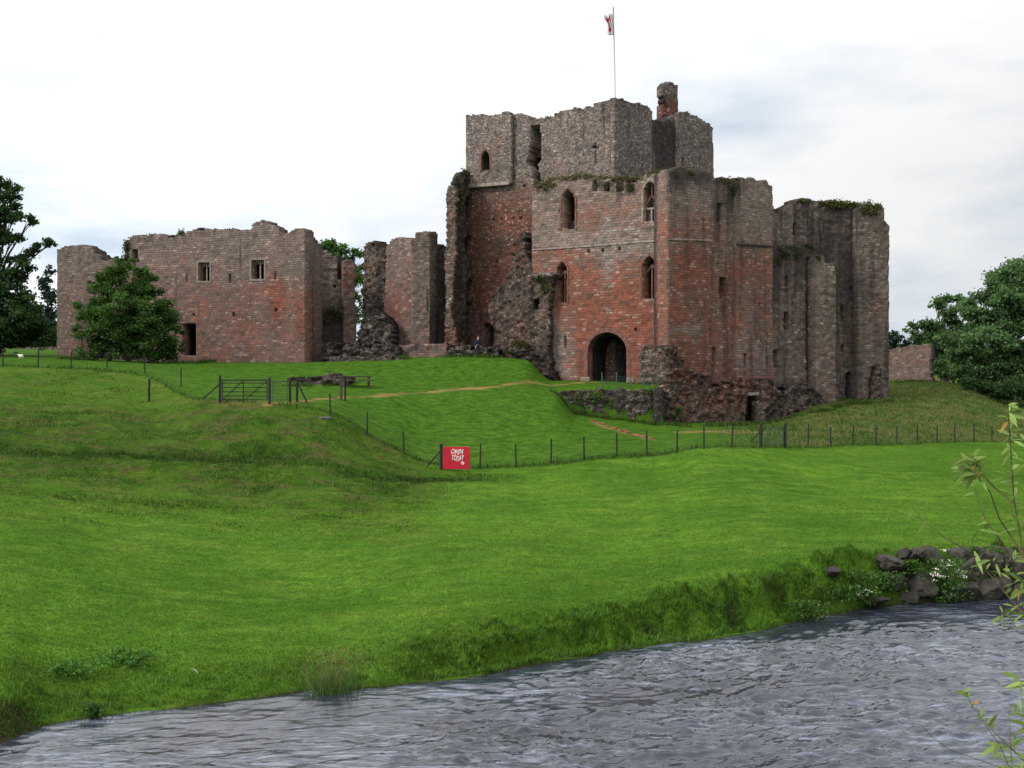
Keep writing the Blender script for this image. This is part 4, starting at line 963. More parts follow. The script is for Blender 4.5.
o, e5 = panel('corner_tower', east, (854, 97.3), (889, 98.2), [(858, 440), (858, 211), (860, 207), (863, 205), (868, 203.5), (876, 205), (882, 206), (884, 209), (884, 220), (887, 223), (889, 227), (889, 440)], M['tower'], [], thick=3.0, rough=.045, red=((200, -.3), (260, -.05), (300, .15), (340, .15), (400, .1)), redb=((878, 305, 6, 18, .45),), dark=((200, .22), (260, .38), (340, .42), (400, .5)), darkb=((861, 260, 5, 60, .2),), seed=45)
panel('broken_base', east, (869, 97.2), (892, 98.0), [(871, 440), (872, 390), (873, 372), (875, 366.5), (879.5, 366), (880.5, 374), (879, 384), (882, 396), (886, 408), (891, 416), (893, 440)], M['rubble'], [], thick=.45, rough=.10, red=((360, .25), (410, .2)), dark=((360, .25), (400, .3)), darkb=((876, 385, 2, 14, .5),), seed=46, jagx=.05, jag=.1)
r0 = e5.at(888.5, 384)
backwall('rear_wall', east, r0 + Vector((-1.0, 2.5, 0)), r0 + Vector((-.5, 10, 0)), 3, 20.5, 1.4, M['small'])
backwall('rear_wall', east, e1.at(773, 384) + Vector((1, 9, 0)), r0 + Vector((-.5, 10, 0)), 3, 19.5, 1.4, M['small'])
slab('floor', east, [e1.at(772, 384) + Vector((0, .8, 0)), e2.at(806, 384) + Vector((0, .8, 0)), e4.at(835, 384) + Vector((0, .9, 0)), r0 + Vector((-1.2, 1.5, 0)), r0 + Vector((-1, 9.5, 0)), e1.at(773, 384) + Vector((1, 9, 0))], 19.6, .5, M['darkstone'])  # unseen cap slab added to shut daylight out of the openings
plants_on('wall_top_moss', east, e4, [(u, np.interp(u, [820, 835, 850, 858], [203, 202, 204, 205]), 6, 2.6, .0) for u in range(822, 860, 5)] + [(840, 207, 12, 3, .1), (830, 205, 8, 3, .1)], M['moss'], .22, .9, .25)
plants_on('wall_top_moss', east, e5, [(862, 206, 5, 3, -.2), (869, 205, 6, 4, -.1), (878, 207, 6, 4, -.1), (866, 211, 7, 4, .1), (873, 213, 5, 3, .1)], M['moss'], .22, 1.0, .1)
plants_on('wall_top_moss', east, e1, [(776, 210.5, 6, 1.5, -.2), (801, 201, 7, 2, .1), (812, 200, 6, 2, -.6)], M['ivy'], .2, .8, .3)
plants_on('wall_creeper', east, e1, [(780, 249, 5, 3, .08), (790, 248, 6, 2.5, .1), (785, 255, 8, 4, .06), (778, 262, 4, 5, .06), (797, 256, 5, 4, .08)], M['ivy'], .18, .55, .2)
plants_on('wall_creeper', east, e3, [(811, 248, 5, 3.5, .15), (807, 246, 5, 3, .1), (818, 258, 3, 3, .1)], M['ivy'], .18, .7, .1)

# ---- rubble base of the gatehouse, with the little doorway --------------------------------------
base = empty('rubble_base_wall', P(710, 384, 85), 'low ragged rubble wall with a small dark doorway below the gatehouse corner', 'ruined wall')
base.location.z = 3.0
panel('left_face', base, (636, 83.2), (668, 81.6), [(639, 450), (639, 352), (641, 346), (648, 344.5), (655, 346), (661, 348), (664, 352), (667, 346), (668.5, 345), (668.5, 450)], M['rubble'], [], thick=1.4, rough=.13, red=((340, .3), (380, .25), (420, .05)), redb=((660, 370, 10, 14, .3),), seed=51, jag=.12)
o, bpl = panel('right_face', base, (668, 81.6), (776, 86.6), [(667.5, 450), (667.5, 345), (673, 346), (676, 350), (679, 356), (684, 362), (688, 368), (694, 371), (701, 374), (707, 373), (711, 376), (713, 385), (720, 384), (735, 381), (741, 379), (748, 380), (755, 383), (760, 380), (768, 381), (777, 385), (777, 450)], M['rubble'], [arch(746, 757, 394, 432, 'seg')], thick=1.1, rough=.16, red=((345, .7), (375, .6), (400, .4), (425, .25)), redb=((690, 375, 14, 14, .35), (715, 395, 10, 12, .3), (740, 385, 14, 6, .4)), dark=((345, .35), (420, .4)), seed=52, jag=.22, jagx=.1)
panel('far_face', base, (775, 86.8), (832, 93), [(774, 450), (774, 386), (782, 388), (790, 386), (797, 383), (806, 385), (813, 387), (818, 391), (824, 398), (829, 406), (834, 418), (836, 450)], M['rubble'], [], thick=1.2, rough=.18, red=((380, .2), (420, .05)), dark=((380, .45), (420, .5)), seed=53, jag=.22)
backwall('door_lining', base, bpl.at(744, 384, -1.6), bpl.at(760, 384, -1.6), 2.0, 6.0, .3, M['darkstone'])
frame('door_lintel', base, bpl, [(745, 394.5), (758, 393.5)], .24, .06, M['trim'], False)
plants_on('weeds', base, bpl, [(676, 410, 5, 4, .35), (672, 416, 6, 3, .4), (714, 424, 8, 2, .3)], M['herb'], .22, .8, .1)

# ---- retaining wall of the entrance terrace -------------------------------------------------
ret = empty('terrace_retaining_wall', P(610, 384, 79.4), 'dark rubble retaining wall holding up the grass terrace before the arch', 'retaining wall')
ret.location.z = 4.2
panel('wall_face', ret, (548, 79.45), (661, 79.45), [(549, 400), (550.5, 392), (556, 391), (570, 390.2), (600, 389.4), (630, 388.8), (660.5, 388.2), (660.5, 440), (600, 436), (570, 430), (549, 408)], M['wallrub'], [], thick=.42, rough=.10, red=((380, -.1),), dark=((388, .05), (400, .25), (425, .3)), darkb=((595, 400, 12, 14, .3),), seed=61, jag=.08, off=.1)
panel('return_face', ret, (660.3, 79.3), (664.5, 83.5), [(660, 440), (660, 388.5), (664.5, 389), (664.5, 440)], M['wallrub'], [], thick=.5, rough=.08, red=((380, -.1),), dark=((388, .4), (425, .5)), seed=62, jag=.05)  # return painted darker than the front face, as its shaded side
rpl = Plane((550, 79.45), (660, 79.45))
plants_on('trailing_weeds', ret, rpl, [(595, 396, 8, 6, .2), (578, 398, 5, 5, .18), (610, 402, 5, 6, .18), (652, 391, 7, 3, .1)], M['herb'], .2, .6, .2)

# ---- ruined range on the left -----------------------------------------------------------------
west = empty('ruined_hall_range', P(200, 384, 95), 'long roofless red and grey stone range with two framed windows at the left', 'ruined building')
west.location.z = 7.5
o, w1 = panel('end_tower', west, (57, 101), (125, 97.5), [(57, 400), (57, 250), (60, 248), (68, 247), (76, 246.5), (84, 246.5), (88, 249), (92, 252), (97, 255), (101, 258), (103, 261), (108, 259.5), (114, 259), (120, 260), (126, 262), (126, 400)], M['hall'], [arch(87.5, 96.5, 282, 294.5, 'rect'), arch(74, 76, 305, 310, 'rect')], thick=1.6, rough=.022, red=((245, .0), (275, .25), (330, .45), (360, .5)), darkb=((90, 256, 10, 6, .4), (68, 300, 4, 4, .3)), seed=71)
wh = [arch(132.5, 138, 249.5, 259, 'rect'), arch(198, 210, 262, 281.5, 'rect'), arch(251, 264.5, 259.5, 279.5, 'rect'), arch(183, 196, 323.5, 356, 'rect'),
      arch(229, 230.6, 275, 283, 'rect'), arch(186.3, 187.8, 274, 283.5, 'rect'), arch(274.3, 275.8, 271, 280, 'rect'), arch(232.5, 234.5, 312.5, 316.5, 'rect'), arch(275, 277.2, 309, 312, 'rect'), arch(192.5, 195, 313, 316, 'rect')]
o, w2 = panel('hall_wall', west, (125, 97.2), (305, 91.5), [(125, 400), (125, 244), (127, 240), (132, 237.5), (138, 236), (146, 235), (155, 234.5), (163, 235), (170, 236.5), (175, 236), (180, 232), (186, 231), (193, 229), (204, 228.5), (212, 229.5), (220, 228.5), (227, 229), (235, 229), (242, 230), (248, 231), (251, 229), (253, 224), (257, 221.5), (264, 221.5), (270, 223), (275, 225.5), (279, 229), (283, 233.5), (287, 234), (291, 231), (296, 227.5), (303, 228), (305, 231), (305, 400)],
    M['hall'], wh, thick=1.5, rough=.02, red=((225, .0), (262, .25), (290, .50), (330, .52), (362, .6)), redb=((277, 300, 7, 24, .95), (300, 320, 6, 24, .4), (243, 320, 8, 30, .2), (262, 290, 18, 5, .2)),
    darkb=((176, 290, 1.2, 40, .9), (240, 255, 1.3, 22, .8), (252, 330, 1.2, 22, .8), (250, 300, 1.0, 14, .5), (284, 262, 1.0, 30, .25), (284, 245, 6, 14, .25), (150, 240, 40, 5, .25), (230, 360, 80, 3, .3)), seed=72)
for q, nm in (((197.5, 210.5, 261.5, 282), 0), ((250.5, 265, 259, 280), 1)):
    a_ = [(q[0], q[3]), (q[0], q[2]), (q[1], q[2]), (q[1], q[3])]
    f_ = frame('window_surround', west, w2, a_, .16, .04, simple('pale_window_stone', (.20, .17, .15), .9, .1, .3, 6) if nm == 0 else bpy.data.materials['pale_window_stone'])
    um = (q[0] + q[1]) / 2
    mullions('mullion', f_, w2, [((um, q[3]), (um, q[2])), ((q[0] + 2.5, q[2] + 5), (q[0] + 4, q[2])), ((um - 2.5, q[2]), (um - 1.5, q[2] + 4.5)), ((um + 1.5, q[2] + 4.5), (um + 3, q[2])), ((q[1] - 3, q[2]), (q[1] - 1.5, q[2] + 5))], .10, -.45, M['trim'])
m = MB()
m.bar(w2.at(148, 366.5, .1), w2.at(304, 364.5, .1), .35, .35); m.build('plinth', M['redtrim'], west, bevel=.04)
o, w3 = panel('end_wall', west, (304.9, 92.05), (323, 97.2), [(304.5, 400), (304.5, 231), (308, 231.5), (311, 234), (314, 236), (317, 240), (320, 244), (322.5, 248), (322.5, 400)], M['hall'], [], thick=1.2, rough=.022, red=((230, .0), (290, .3), (330, .4)), dark=((230, .25), (360, .15)), seed=73)
l0 = w1.at(57.5, 384); l1 = w2.at(304, 384)
backwall('rear_wall', west, l0 + Vector((.8, 1.6, 0)), l0 + Vector((1.5, 7, 0)), 6, 17.0, 1.0, M['small'])
backwall('rear_wall', west, l0 + Vector((1.5, 7, 0)), l1 + Vector((-1.4, 7, 0)), 6, 17.6, 1.0, M['small'])
slab('floor', west, [l0 + Vector((.8, 1.2, 0)), w2.at(125, 384) + Vector((0, 1.2, 0)), l1 + Vector((-.4, 1.0, 0)), l1 + Vector((-1.5, 6.8, 0)), l0 + Vector((1.6, 6.8, 0))], 16.9, .3, M['darkstone'])  # cap slab added over the roofless range to keep its windows dark
plants_on('wall_top_moss', west, w2, [(181, 233, 4, 3, .0), (150, 235, 9, 1.5, -.5), (200, 228.8, 9, 1.2, -.5), (228, 229, 9, 1.2, -.5), (262, 222, 6, 1.2, -.5)], M['moss'], .2, .7, .3)
plants_on('creeper', west, w2, [(127, 246, 4, 7, .1), (126, 258, 4, 6, .1)], M['ivy'], .2, .7, .2)
plants_on('wall_top_moss', west, w1, [(76, 247, 7, 1.2, -.5), (98, 257, 5, 1.2, -.5)], M['moss'], .2, .6, .3)

mid = empty('ruined_inner_wall', P(340, 384, 99), 'lower grey inner wall with a tall empty window behind the hall range', 'ruined wall')
mid.location.z = 7.5
o, mpl = panel('grey_wall', mid, (318, 99), (345, 99.6), [(318, 400), (318, 250), (322, 250), (327, 252), (333, 255), (337, 258), (337, 258.5), (343.3, 259.5), (346, 261), (346, 400)], M['hall'], [arch(337, 343.3, 259, 279.5, 'rect'), arch(333.5, 336.5, 285, 288, 'rect')], thick=1.4, rough=.06, red=((240, -.1), (350, .0)), dark=((250, .12), (280, .1), (302, .3), (313, .85), (350, .9)), seed=76)  # dark lower zone painted in place of a shaded opening
panel('red_pier', mid, (343.3, 98.6), (356.5, 99), [(343.5, 400), (343.5, 260.5), (349, 259.5), (355, 261), (356, 266), (355.5, 300), (356.5, 320), (356, 400)], M['hall'], [], thick=1.3, rough=.06, red=((255, .35), (290, .6), (320, .5), (350, .3)), dark=((255, .1), (340, .25)), seed=77)
backwall('rear_wall', mid, mpl.at(331, 384, -1.75), mpl.at(344, 384, -1.75), 6, 17.8, .5, M['darkstone'])  # added near-black backing makes the window opening read dark
mm_ = Plane((318, 98.4), (346, 99))
plants_on('wall_plants', mid, mm_, [(330, 312, 7, 4, .1), (340, 315, 6, 6, .1), (324, 318, 4, 5, .1)], M['ivy'], .22, .7, .2)

frag = empty('ruined_turret', P(410, 384, 95), 'many sided red turret ruin with a narrow slit standing in the middle gap', 'ruined tower')
frag.location.z = 7.8
panel('broken_return', frag, (361, 99), (386.5, 97), [(361.5, 400), (361.5, 320), (362, 280), (362, 244), (365, 240.5), (369, 240), (374, 242), (379, 245), (384, 249), (386.5, 255), (386.5, 400)], M['rubble'], [], thick=1.4, rough=.14, red=((240, .1), (330, .2)), dark=((240, .45), (300, .45), (340, .45)), darkb=((380, 280, 5, 40, .4),), seed=81, jagx=.2)
panel('turret_wall', frag, (384, 96.5), (413, 94.5), [(383.5, 400), (384, 310), (386, 262), (386.5, 246), (390, 240), (396, 237.5), (402, 238), (408, 239.5), (413, 240), (413, 400)], M['hall'], [], thick=1.5, red=((235, .15), (280, .55), (310, .8), (330, .5)), darkb=((402, 335, 10, 8, .6), (410, 345, 8, 8, .4)), seed=82, jagx=.08)
panel('turret_wall', frag, (411.5, 94.2), (430, 94.4), [(411.5, 400), (411.5, 239), (416, 238), (416, 231.5), (424, 231), (430, 231.5), (430, 400)], M['hall'], [arch(427, 429.2, 289, 311, 'rect')], thick=1.5, red=((230, .0), (280, .1), (320, .45), (340, .4)), seed=83)
panel('turret_wall', frag, (429.5, 94.4), (437.5, 96.4), [(429.5, 400), (429.5, 232), (434, 231.8), (437.5, 232.5), (437.5, 400)], M['hall'], [], thick=1.2, red=((230, .0), (300, .1)), dark=((230, .1), (290, .15), (310, .6)), seed=84)
panel('turret_wall', frag, (437, 97.4), (448, 98.4), [(437, 400), (437, 244.5), (440, 244), (444, 245), (449, 250), (449, 400)], M['hall'], [], thick=1.2, red=((230, .0), (300, .1)), dark=((230, .25), (300, .5)), seed=85)
fr0 = Plane((384, 96.5), (413, 94.5))
backwall('rear_wall', frag, P(388, 384, 101), P(436, 384, 101), 6, 17, 1.0, M['small'])
plants_on('wall_top_moss', frag, fr0, [(391, 240, 4, 1.5, -.4), (402, 238.5, 6, 1.2, -.4)], M['moss'], .2, .6, .3)

# low walls and stone heaps along the top of the lawn: each a thing
def heap(name, label, cat, u0, u1, vtop, Y0, Y1, mat, vb=375, seed=0, group=None, red=.05, dk=.25, th=1.6, rough=.22, jag=.28):
    root = empty(name, P((u0 + u1) / 2, 384, (Y0 + Y1) / 2), label, cat, group)
    root.location.z = gz((root.location.x, root.location.y))
    panel('stonework', root, (u0, Y0), (u1, Y1), [(u0, vb)] + vtop + [(u1, vb)], mat, [], thick=th, rough=rough, red=((0, red),), dark=((0, dk),), seed=seed, jag=jag, jagx=.15)
    return root
heap('rubble_mound', 'mossy mound of fallen stones below the turret ruin', 'rubble mound', 354, 392, [(355, 340), (358, 330), (364, 322), (372, 317), (380, 314), (386, 318), (390, 328), (391, 342)], 94.2, 93.2, M['wallrub'], seed=90, dk=.2)
heap('low_ruined_wall', 'low tumbled grey wall along the foot of the inner ruins', 'low wall', 322, 400, [(322, 345), (330, 343), (342, 344), (352, 346), (362, 347), (372, 345), (380, 346), (390, 344), (400, 348)], 92.6, 91.6, M['wallrub'], seed=91, dk=.3)
heap('stepped_footing', 'single course of flat footing stones lying along the lawn edge', 'stone footing', 330, 408, [(331, 358), (340, 356.5), (352, 357), (366, 356.5), (380, 357), (394, 357.5), (407, 358.5)], 90.2, 89.2, M['wallrub'], vb=368, seed=92, dk=.1, th=.9, rough=.1, jag=.1)
heap('coped_low_wall', 'low reddish wall of squared blocks between turret and keep stub', 'low wall', 398, 447, [(398, 346), (410, 344.5), (424, 344), (436, 343), (447, 342)], 92.8, 92.4, M['hall'], seed=93, dk=.2, rough=.06, red=.3, jag=.08)
heap('tumbled_stones', 'tumbled dark stones at the foot of the keep beside the doorway', 'rubble', 446, 500, [(446, 348), (452, 346), (460, 345), (468, 347), (476, 349), (486, 347), (492, 344), (500, 348)], 92.2, 91.4, M['wallrub'], seed=94, dk=.25)
heap('curtain_wall', 'short low wall running off behind the right hand tower', 'curtain wall', 884, 930.5, [(884, 351), (889, 350), (897, 347.5), (905, 347), (914, 345.5), (922, 344.5), (928, 344), (930.5, 346)], 119, 116, M['hall'], vb=395, seed=95, dk=.15, rough=.025, red=.3, jag=.1)
heap('field_wall', 'distant low stone field wall under the dark trees at the far left', 'field wall', -30, 66, [(-30, 346), (0, 347), (30, 347.5), (50, 347.5), (66, 348)], 128, 124, M['small'], vb=360, seed=96, dk=.15, rough=.06, red=.2, jag=.05)

# ------------------------------------------------------------------ flag and flagpole
fp = P(615.2, 99, 91.2)
pole = empty('flagpole', fp, 'slender white flagpole standing on the near corner of the keep', 'flagpole')
ptop = P(613.3, 7, fp.y)
m = MB(); m.tube([fp + Vector((0, 0, -1.0)), fp.lerp(ptop, .5), ptop], [.075, .06, .045], 8); m.build('pole', simple('pale_flagpole_paint', (.42, .43, .43), .5, .4, .05, 5), pole, smooth=True)
m = MB(); m.tube([ptop + Vector((0, 0, -.02)), ptop + Vector((0, 0, .08)), ptop + Vector((0, 0, .16))], [.05, .085, .03], 8); m.build('finial', M['white'], pole, smooth=True)
def build_flag():
    a = np.linspace(0, 1, 22); b = np.linspace(0, 1, 26)
    A, B = np.meshgrid(a, b, indexing='ij')
    k = fp.y / F
    top = P(613.6, 13, fp.y); bot = P(614.2, 35.0, fp.y)
    wid = .72 * (1 - .45 * B ** 1.2) + .08 * np.sin(B * 9)
    X = top.x + (bot.x - top.x) * B - A * wid - .06
    Yy = fp.y + .16 * np.sin(A * 11 + B * 2.0) * (.3 + A) + .08 * np.sin(A * 23)
    Z = top.z + (bot.z - top.z) * B - .20 * A ** 1.5 * (1 - B) - .02 * np.sin(A * 9)
    V = np.stack([X, Yy, Z], -1).reshape(-1, 3)
    idx = np.arange(V.shape[0]).reshape(A.shape)
    q = np.stack([idx[:-1, :-1], idx[1:, :-1], idx[1:, 1:], idx[:-1, 1:]], -1).reshape(-1, 4)
    me = mesh_np('flag', V, [q], uv=np.stack([A.ravel(), B.ravel()], -1), smooth=True)
    t = NT('white_flag_with_red_emblem')
    sp = t.n('ShaderNodeSeparateXYZ'); t.l(t.n('ShaderNodeUVMap').outputs[0], sp.inputs[0])
    def band(x, c, h):
        return t.math('LESS_THAN', t.math('ABSOLUTE', t.math('SUBTRACT', x, c)), h)
    x, y = sp.outputs[0], sp.outputs[1]
    outer = t.math('MULTIPLY', band(x, .55, .26), band(y, .5, .36))
    inner = t.math('MULTIPLY', band(x, .55, .10), band(y, .5, .17))
    notch = t.math('MAXIMUM', t.math('MULTIPLY', band(x, .55, .07), t.math('GREATER_THAN', t.math('ABSOLUTE', t.math('SUBTRACT', y, .5)), .27)), inner)
    f = t.math('MULTIPLY', outer, t.math('SUBTRACT', 1.0, notch))
    t.bsdf(t.mix(f, (.62, .63, .64), (.50, .02, .05)), .8, .1)
    o = link('flag', me, t.m)
    sm = o.modifiers.new('cloth', 'SOLIDIFY'); sm.thickness = .012
    tag(o, 'limp white flag with a red emblem hanging from the flagpole', 'flag')
build_flag()

# ------------------------------------------------------------------ fences and gates
POST = {}
def post_mesh(h, r, key):
    if key not in POST:
        m = MB(); m.tube([(0, 0, -.4), (0, 0, h * .5), (random.uniform(-.02, .02), 0, h), (0, 0, h + .03)], [r, r * .97, r * .95, r * .4], 7)
        me = bpy.data.meshes.new('post'); me.from_pydata(m.v, [], m.f); me.materials.append(M['post']); me.update()
        POST[key] = me
    return POST[key]
def fence(name, label, spots, h, r, wires=(.15, .32, .5, .7, .9, 1.08), netting=True):
    """spots: picture positions of the post feet"""
    pts = [hit(u, v) for (u, v) in spots]
    root = empty(name, pts[len(pts) // 2], label, 'fence', 'wire fences around the castle lawn')
    ps = []
    for k, p in enumerate(pts):
        hh = h * (1 + .06 * math.sin(k * 2.3))
        o = bpy.data.objects.new('post', post_mesh(h, r, name)); COL.objects.link(o)
        o.parent = root; o.location = p - root.location
        o.rotation_euler = (random.uniform(-.03, .03), random.uniform(-.04, .04), k); o.scale = (1, 1, hh / h)
    m = MB()
    for a, b in zip(pts[:-1], pts[1:]):
        mdl = []
        n = max(2, int((b - a).length / 1.2))
        line = []
        for i in range(n + 1):
            q = a.lerp(b, i / n); line.append(Vector((q.x, q.y, q.z)))
        for w in wires:
            m.tube([p + Vector((0, -.06, w * h / 1.15)) for p in (line[0], line[-1])], .0032, 3)
        if netting:
            nn = int((b - a).length / .3)
            for i in range(1, nn):
                q = a.lerp(b, i / nn)
                m.tube([q + Vector((0, -.06, wires[0] * h / 1.15)), q + Vector((0, -.06, wires[-2] * h / 1.15))], .002, 3)
    m.build('wire_netting', M['wire'], root)
    return pts
fence('post_and_wire_fence', 'thin post and wire fence crossing the brow in front of the bushy tree', [(-60, 367), (-20, 367), (3, 366.5), (38, 367), (71, 369), (107, 370), (145, 373.5), (181, 387)], 1.2, .045)
fence('post_and_wire_fence', 'post and wire fence running down the lawn edge from gate past sign to wicket', [(330, 417), (367, 436), (404, 453), (441, 469.5), (480, 467.5), (516, 467), (551, 464), (584, 460), (617, 456), (647, 456), (677, 453), (704, 449), (732, 447.5), (760, 447.5)], 1.15, .034)
fence('post_and_wire_fence', 'post and wire fence across the foot of the dry slope at the right', [(785, 447), (808, 446), (831, 446), (853, 445), (876, 445), (897, 444), (917, 443.5), (937, 443), (955, 442.5), (974, 442), (992, 442), (1010, 442), (1030, 442), (1050, 442)], 1.15, .042)
# lone post on the slope
lp = hit(149, 402)
o = empty('lone_post', lp, 'single dark timber post standing alone on the left slope', 'post')
m = MB(); m.tube([lp + Vector((0, 0, -.4)), lp + Vector((0, 0, .7)), lp + Vector((.02, 0, 1.24))], [.07, .068, .06], 8); m.build('shaft', M['post'], o)
m = MB(); m.tube([lp + Vector((.02, 0, 1.22)), lp + Vector((.02, 0, 1.27)), lp + Vector((.02, 0, 1.31))], [.075, .078, .03], 8); m.build('cap', M['post'], o)
# field gate
def build_gate():
    a = hit(220, 402.5); b = hit(269.5, 404)
    root = empty('field_gate', (a + b) / 2, 'dark five bar field gate with diagonal braces across the sandy track', 'gate')
    sd = (b - a).normalized()
    z = max(a.z, b.z)
    for p, h in ((a, 1.42), (b, 1.40)):
        m = MB(); m.box(p + Vector((0, 0, h / 2 - .3)), (.13, .13, h + .6)); m.box(p + Vector((0, 0, h + .03)), (.10, .10, .06)); m.build('gate_post', M['post'], root, bevel=.02)
    m = MB()
    q0 = a + sd * .14; q1 = b - sd * .14
    zz = lambda p, h: Vector((p.x, p.y, z + h))
    for h in (.12, .33, .55, .78, 1.02): m.bar(zz(q0, h + .02), zz(q1, h + .02), .035, .05)
    m.build('rail', M['post'], root)
    m = MB()
    for t in (0.0, .47, 1.0):
        q = q0.lerp(q1, t); m.bar(zz(q, .10), zz(q, 1.22), .05, .05)
    m.bar(zz(q0, 1.2), zz(q1, 1.2), .05, .07)
    m.build('gate_frame', M['post'], root)
    m = MB(); yo = Vector((0, -.05, 0))
    m.bar(zz(q0, .12) + yo, zz(q0.lerp(q1, .45), 1.15) + yo, .05, .04); m.bar(zz(q0.lerp(q1, .5), .12) + yo, zz(q1, 1.15) + yo, .05, .04); m.build('brace', M['post'], root)
    m = MB(); m.bar(zz(a, .95) + Vector((-.05, 0, 0)), Vector((a.x - .95, a.y, gz((a.x - .95, a.y)) + .05)), .07, .07); m.build('strut', M['post'], root)
    # wicket beside it
    c = hit(290, 402.5); d = hit(297, 402)
    r2 = empty('kissing_gate', (b + c) / 2, 'narrow wire mesh pedestrian gate between dark posts beside the field gate', 'gate')
    for p, h in ((c, 1.38), (d, 1.38)):
        m = MB(); m.box(p + Vector((0, 0, h / 2 - .3)), (.13, .13, h + .6)); m.build('gate_post', M['post'], r2, bevel=.02)
    m = MB()
    e0 = b + Vector((.16, -.05, 0)); e1 = c + Vector((-.14, -.05, 0)); zb = max(e0.z, e1.z)
    for h in (.15, 1.18): m.bar((e0.x, e0.y, zb + h), (e1.x, e1.y, zb + h), .04, .04)
    for t in (0, 1):
        q = e0.lerp(e1, t); m.bar((q.x, q.y, zb + .1), (q.x, q.y, zb + 1.2), .04, .04)
    m.build('gate_frame', M['wire'], r2)
    m = MB()
    for i in range(1, 10):
        q = e0.lerp(e1, i / 10); m.bar((q.x, q.y, zb + .15), (q.x, q.y, zb + 1.18), .008, .008)
    for i in range(1, 7): m.bar((e0.x, e0.y, zb + .15 * i), (e1.x, e1.y, zb + .15 * i), .008, .008)
    m.build('wire_mesh', M['wire'], r2)
    m = MB(); m.bar(d + Vector((.05, 0, 1.05)), Vector((d.x + .62, d.y - .1, gz((d.x + .62, d.y - .1)) - .05)), .07, .07); m.build('strut', M['post'], r2)
build_gate()
def build_wicket():
    a = hit(760, 447.5); b = hit(784, 447)
    root = empty('wicket_gate', (a + b) / 2, 'small dark metal wicket gate of upright bars in the fence below the doorway', 'gate')
    for p in (a, b):
        m = MB(); m.tube([p + Vector((0.05, -.03, -.3)), p + Vector((0.05, -.03, 1.3))], .08, 8); m.build('gate_post', M['post'], root)
    e0 = a.lerp(b, .30); e1 = a.lerp(b, .96); z = max(a.z, b.z) - .02
    m = MB()
    for h in (.12, 1.05): m.bar((e0.x, e0.y, z + h), (e1.x, e1.y, z + h), .04, .05)
    for t in (0, 1):
        q = e0.lerp(e1, t); m.bar((q.x, q.y, z + .05), (q.x, q.y, z + 1.12), .05, .05)
    m.build('gate_frame', M['greenmetal'], root)
    m = MB()
    for i in range(1, 8):
        q = e0.lerp(e1, i / 8); m.bar((q.x, q.y, z + .12), (q.x, q.y, z + 1.05), .025, .025)
    m.build('upright_bars', M['greenmetal'], root)
    m = MB(); m.bar(a + Vector((0, 0, .85)), Vector((a.x - .55, a.y - .05, gz((a.x - .55, a.y)) + .3)), .06, .06); m.build('strut', M['post'], root)
build_wicket()
# twin posts on the lawn side of the track
for k, (u, v, h, lab) in enumerate(((341.2, 400, 1.5, 'broader left timber post of a pair standing on the lawn track'), (345.2, 400.6, 1.42, 'thinner right timber post of a pair standing on the lawn track'))):
    p = hit(u, v)
    r = empty('timber_post', p, lab, 'post', 'pair of timber posts')
    m = MB(); m.box(p + Vector((0, 0, h / 2 - .2)), (.14 - .04 * k, .12, h + .4)); m.build('shaft', M['timber'] if k == 0 else M['post'], r, bevel=.015)
    m = MB(); m.box(p + Vector((0, 0, h + .025)), (.17 - .04 * k, .15, .05)); m.build('cap', M['post'], r)
# picnic table beyond
def build_picnic():
    c = hit(358, 387.2)
    root = empty('picnic_table', c, 'weathered wooden picnic table with fixed benches beside the stone heap on the lawn', 'picnic table', rz=R(8))
    L = 1.95
    def bx(nm, items, mat=M['timber']):
        m = MB()
        for it in items: m.box(*it)
        return m.build(nm, mat, root, bevel=.01, world_coords=False)
    bx('table_top', [((0, y, .74), (L, .135, .07)) for y in (-.3, -.15, 0, .15, .3)])
    for y in (-.72, .72): bx('bench', [((0, y + d, .45), (L + .2, .135, .07)) for d in (-.075, .075)])
    for x in (-.7, .7):
        m = MB(); m.bar((x, -.25, .72), (x, -.66, 0), .05, .10, up=(1, 0, 0)); m.bar((x + .06, .25, .72), (x + .06, .66, 0), .05, .10, up=(1, 0, 0)); m.build('legs', M['timber'], root, world_coords=False)
        m = MB(); m.bar((x + .03, -.8, .40), (x + .03, .8, .40), .05, .09); m.build('bearer', M['timber'], root, world_coords=False)
build_picnic()
heap('stone_foundation', 'long low heap of dark excavated stones on the lawn behind the twin posts', 'stone heap', 284, 346, [(284, 381), (288, 379.5), (298, 378.5), (306, 377.5), (314, 376), (322, 374.6), (330, 374.2), (338, 375), (346, 376)], 76.6, 76.0, M['wallrub'], vb=386, seed=97, dk=.12, th=2.4, rough=.14, jag=.10, red=.2)
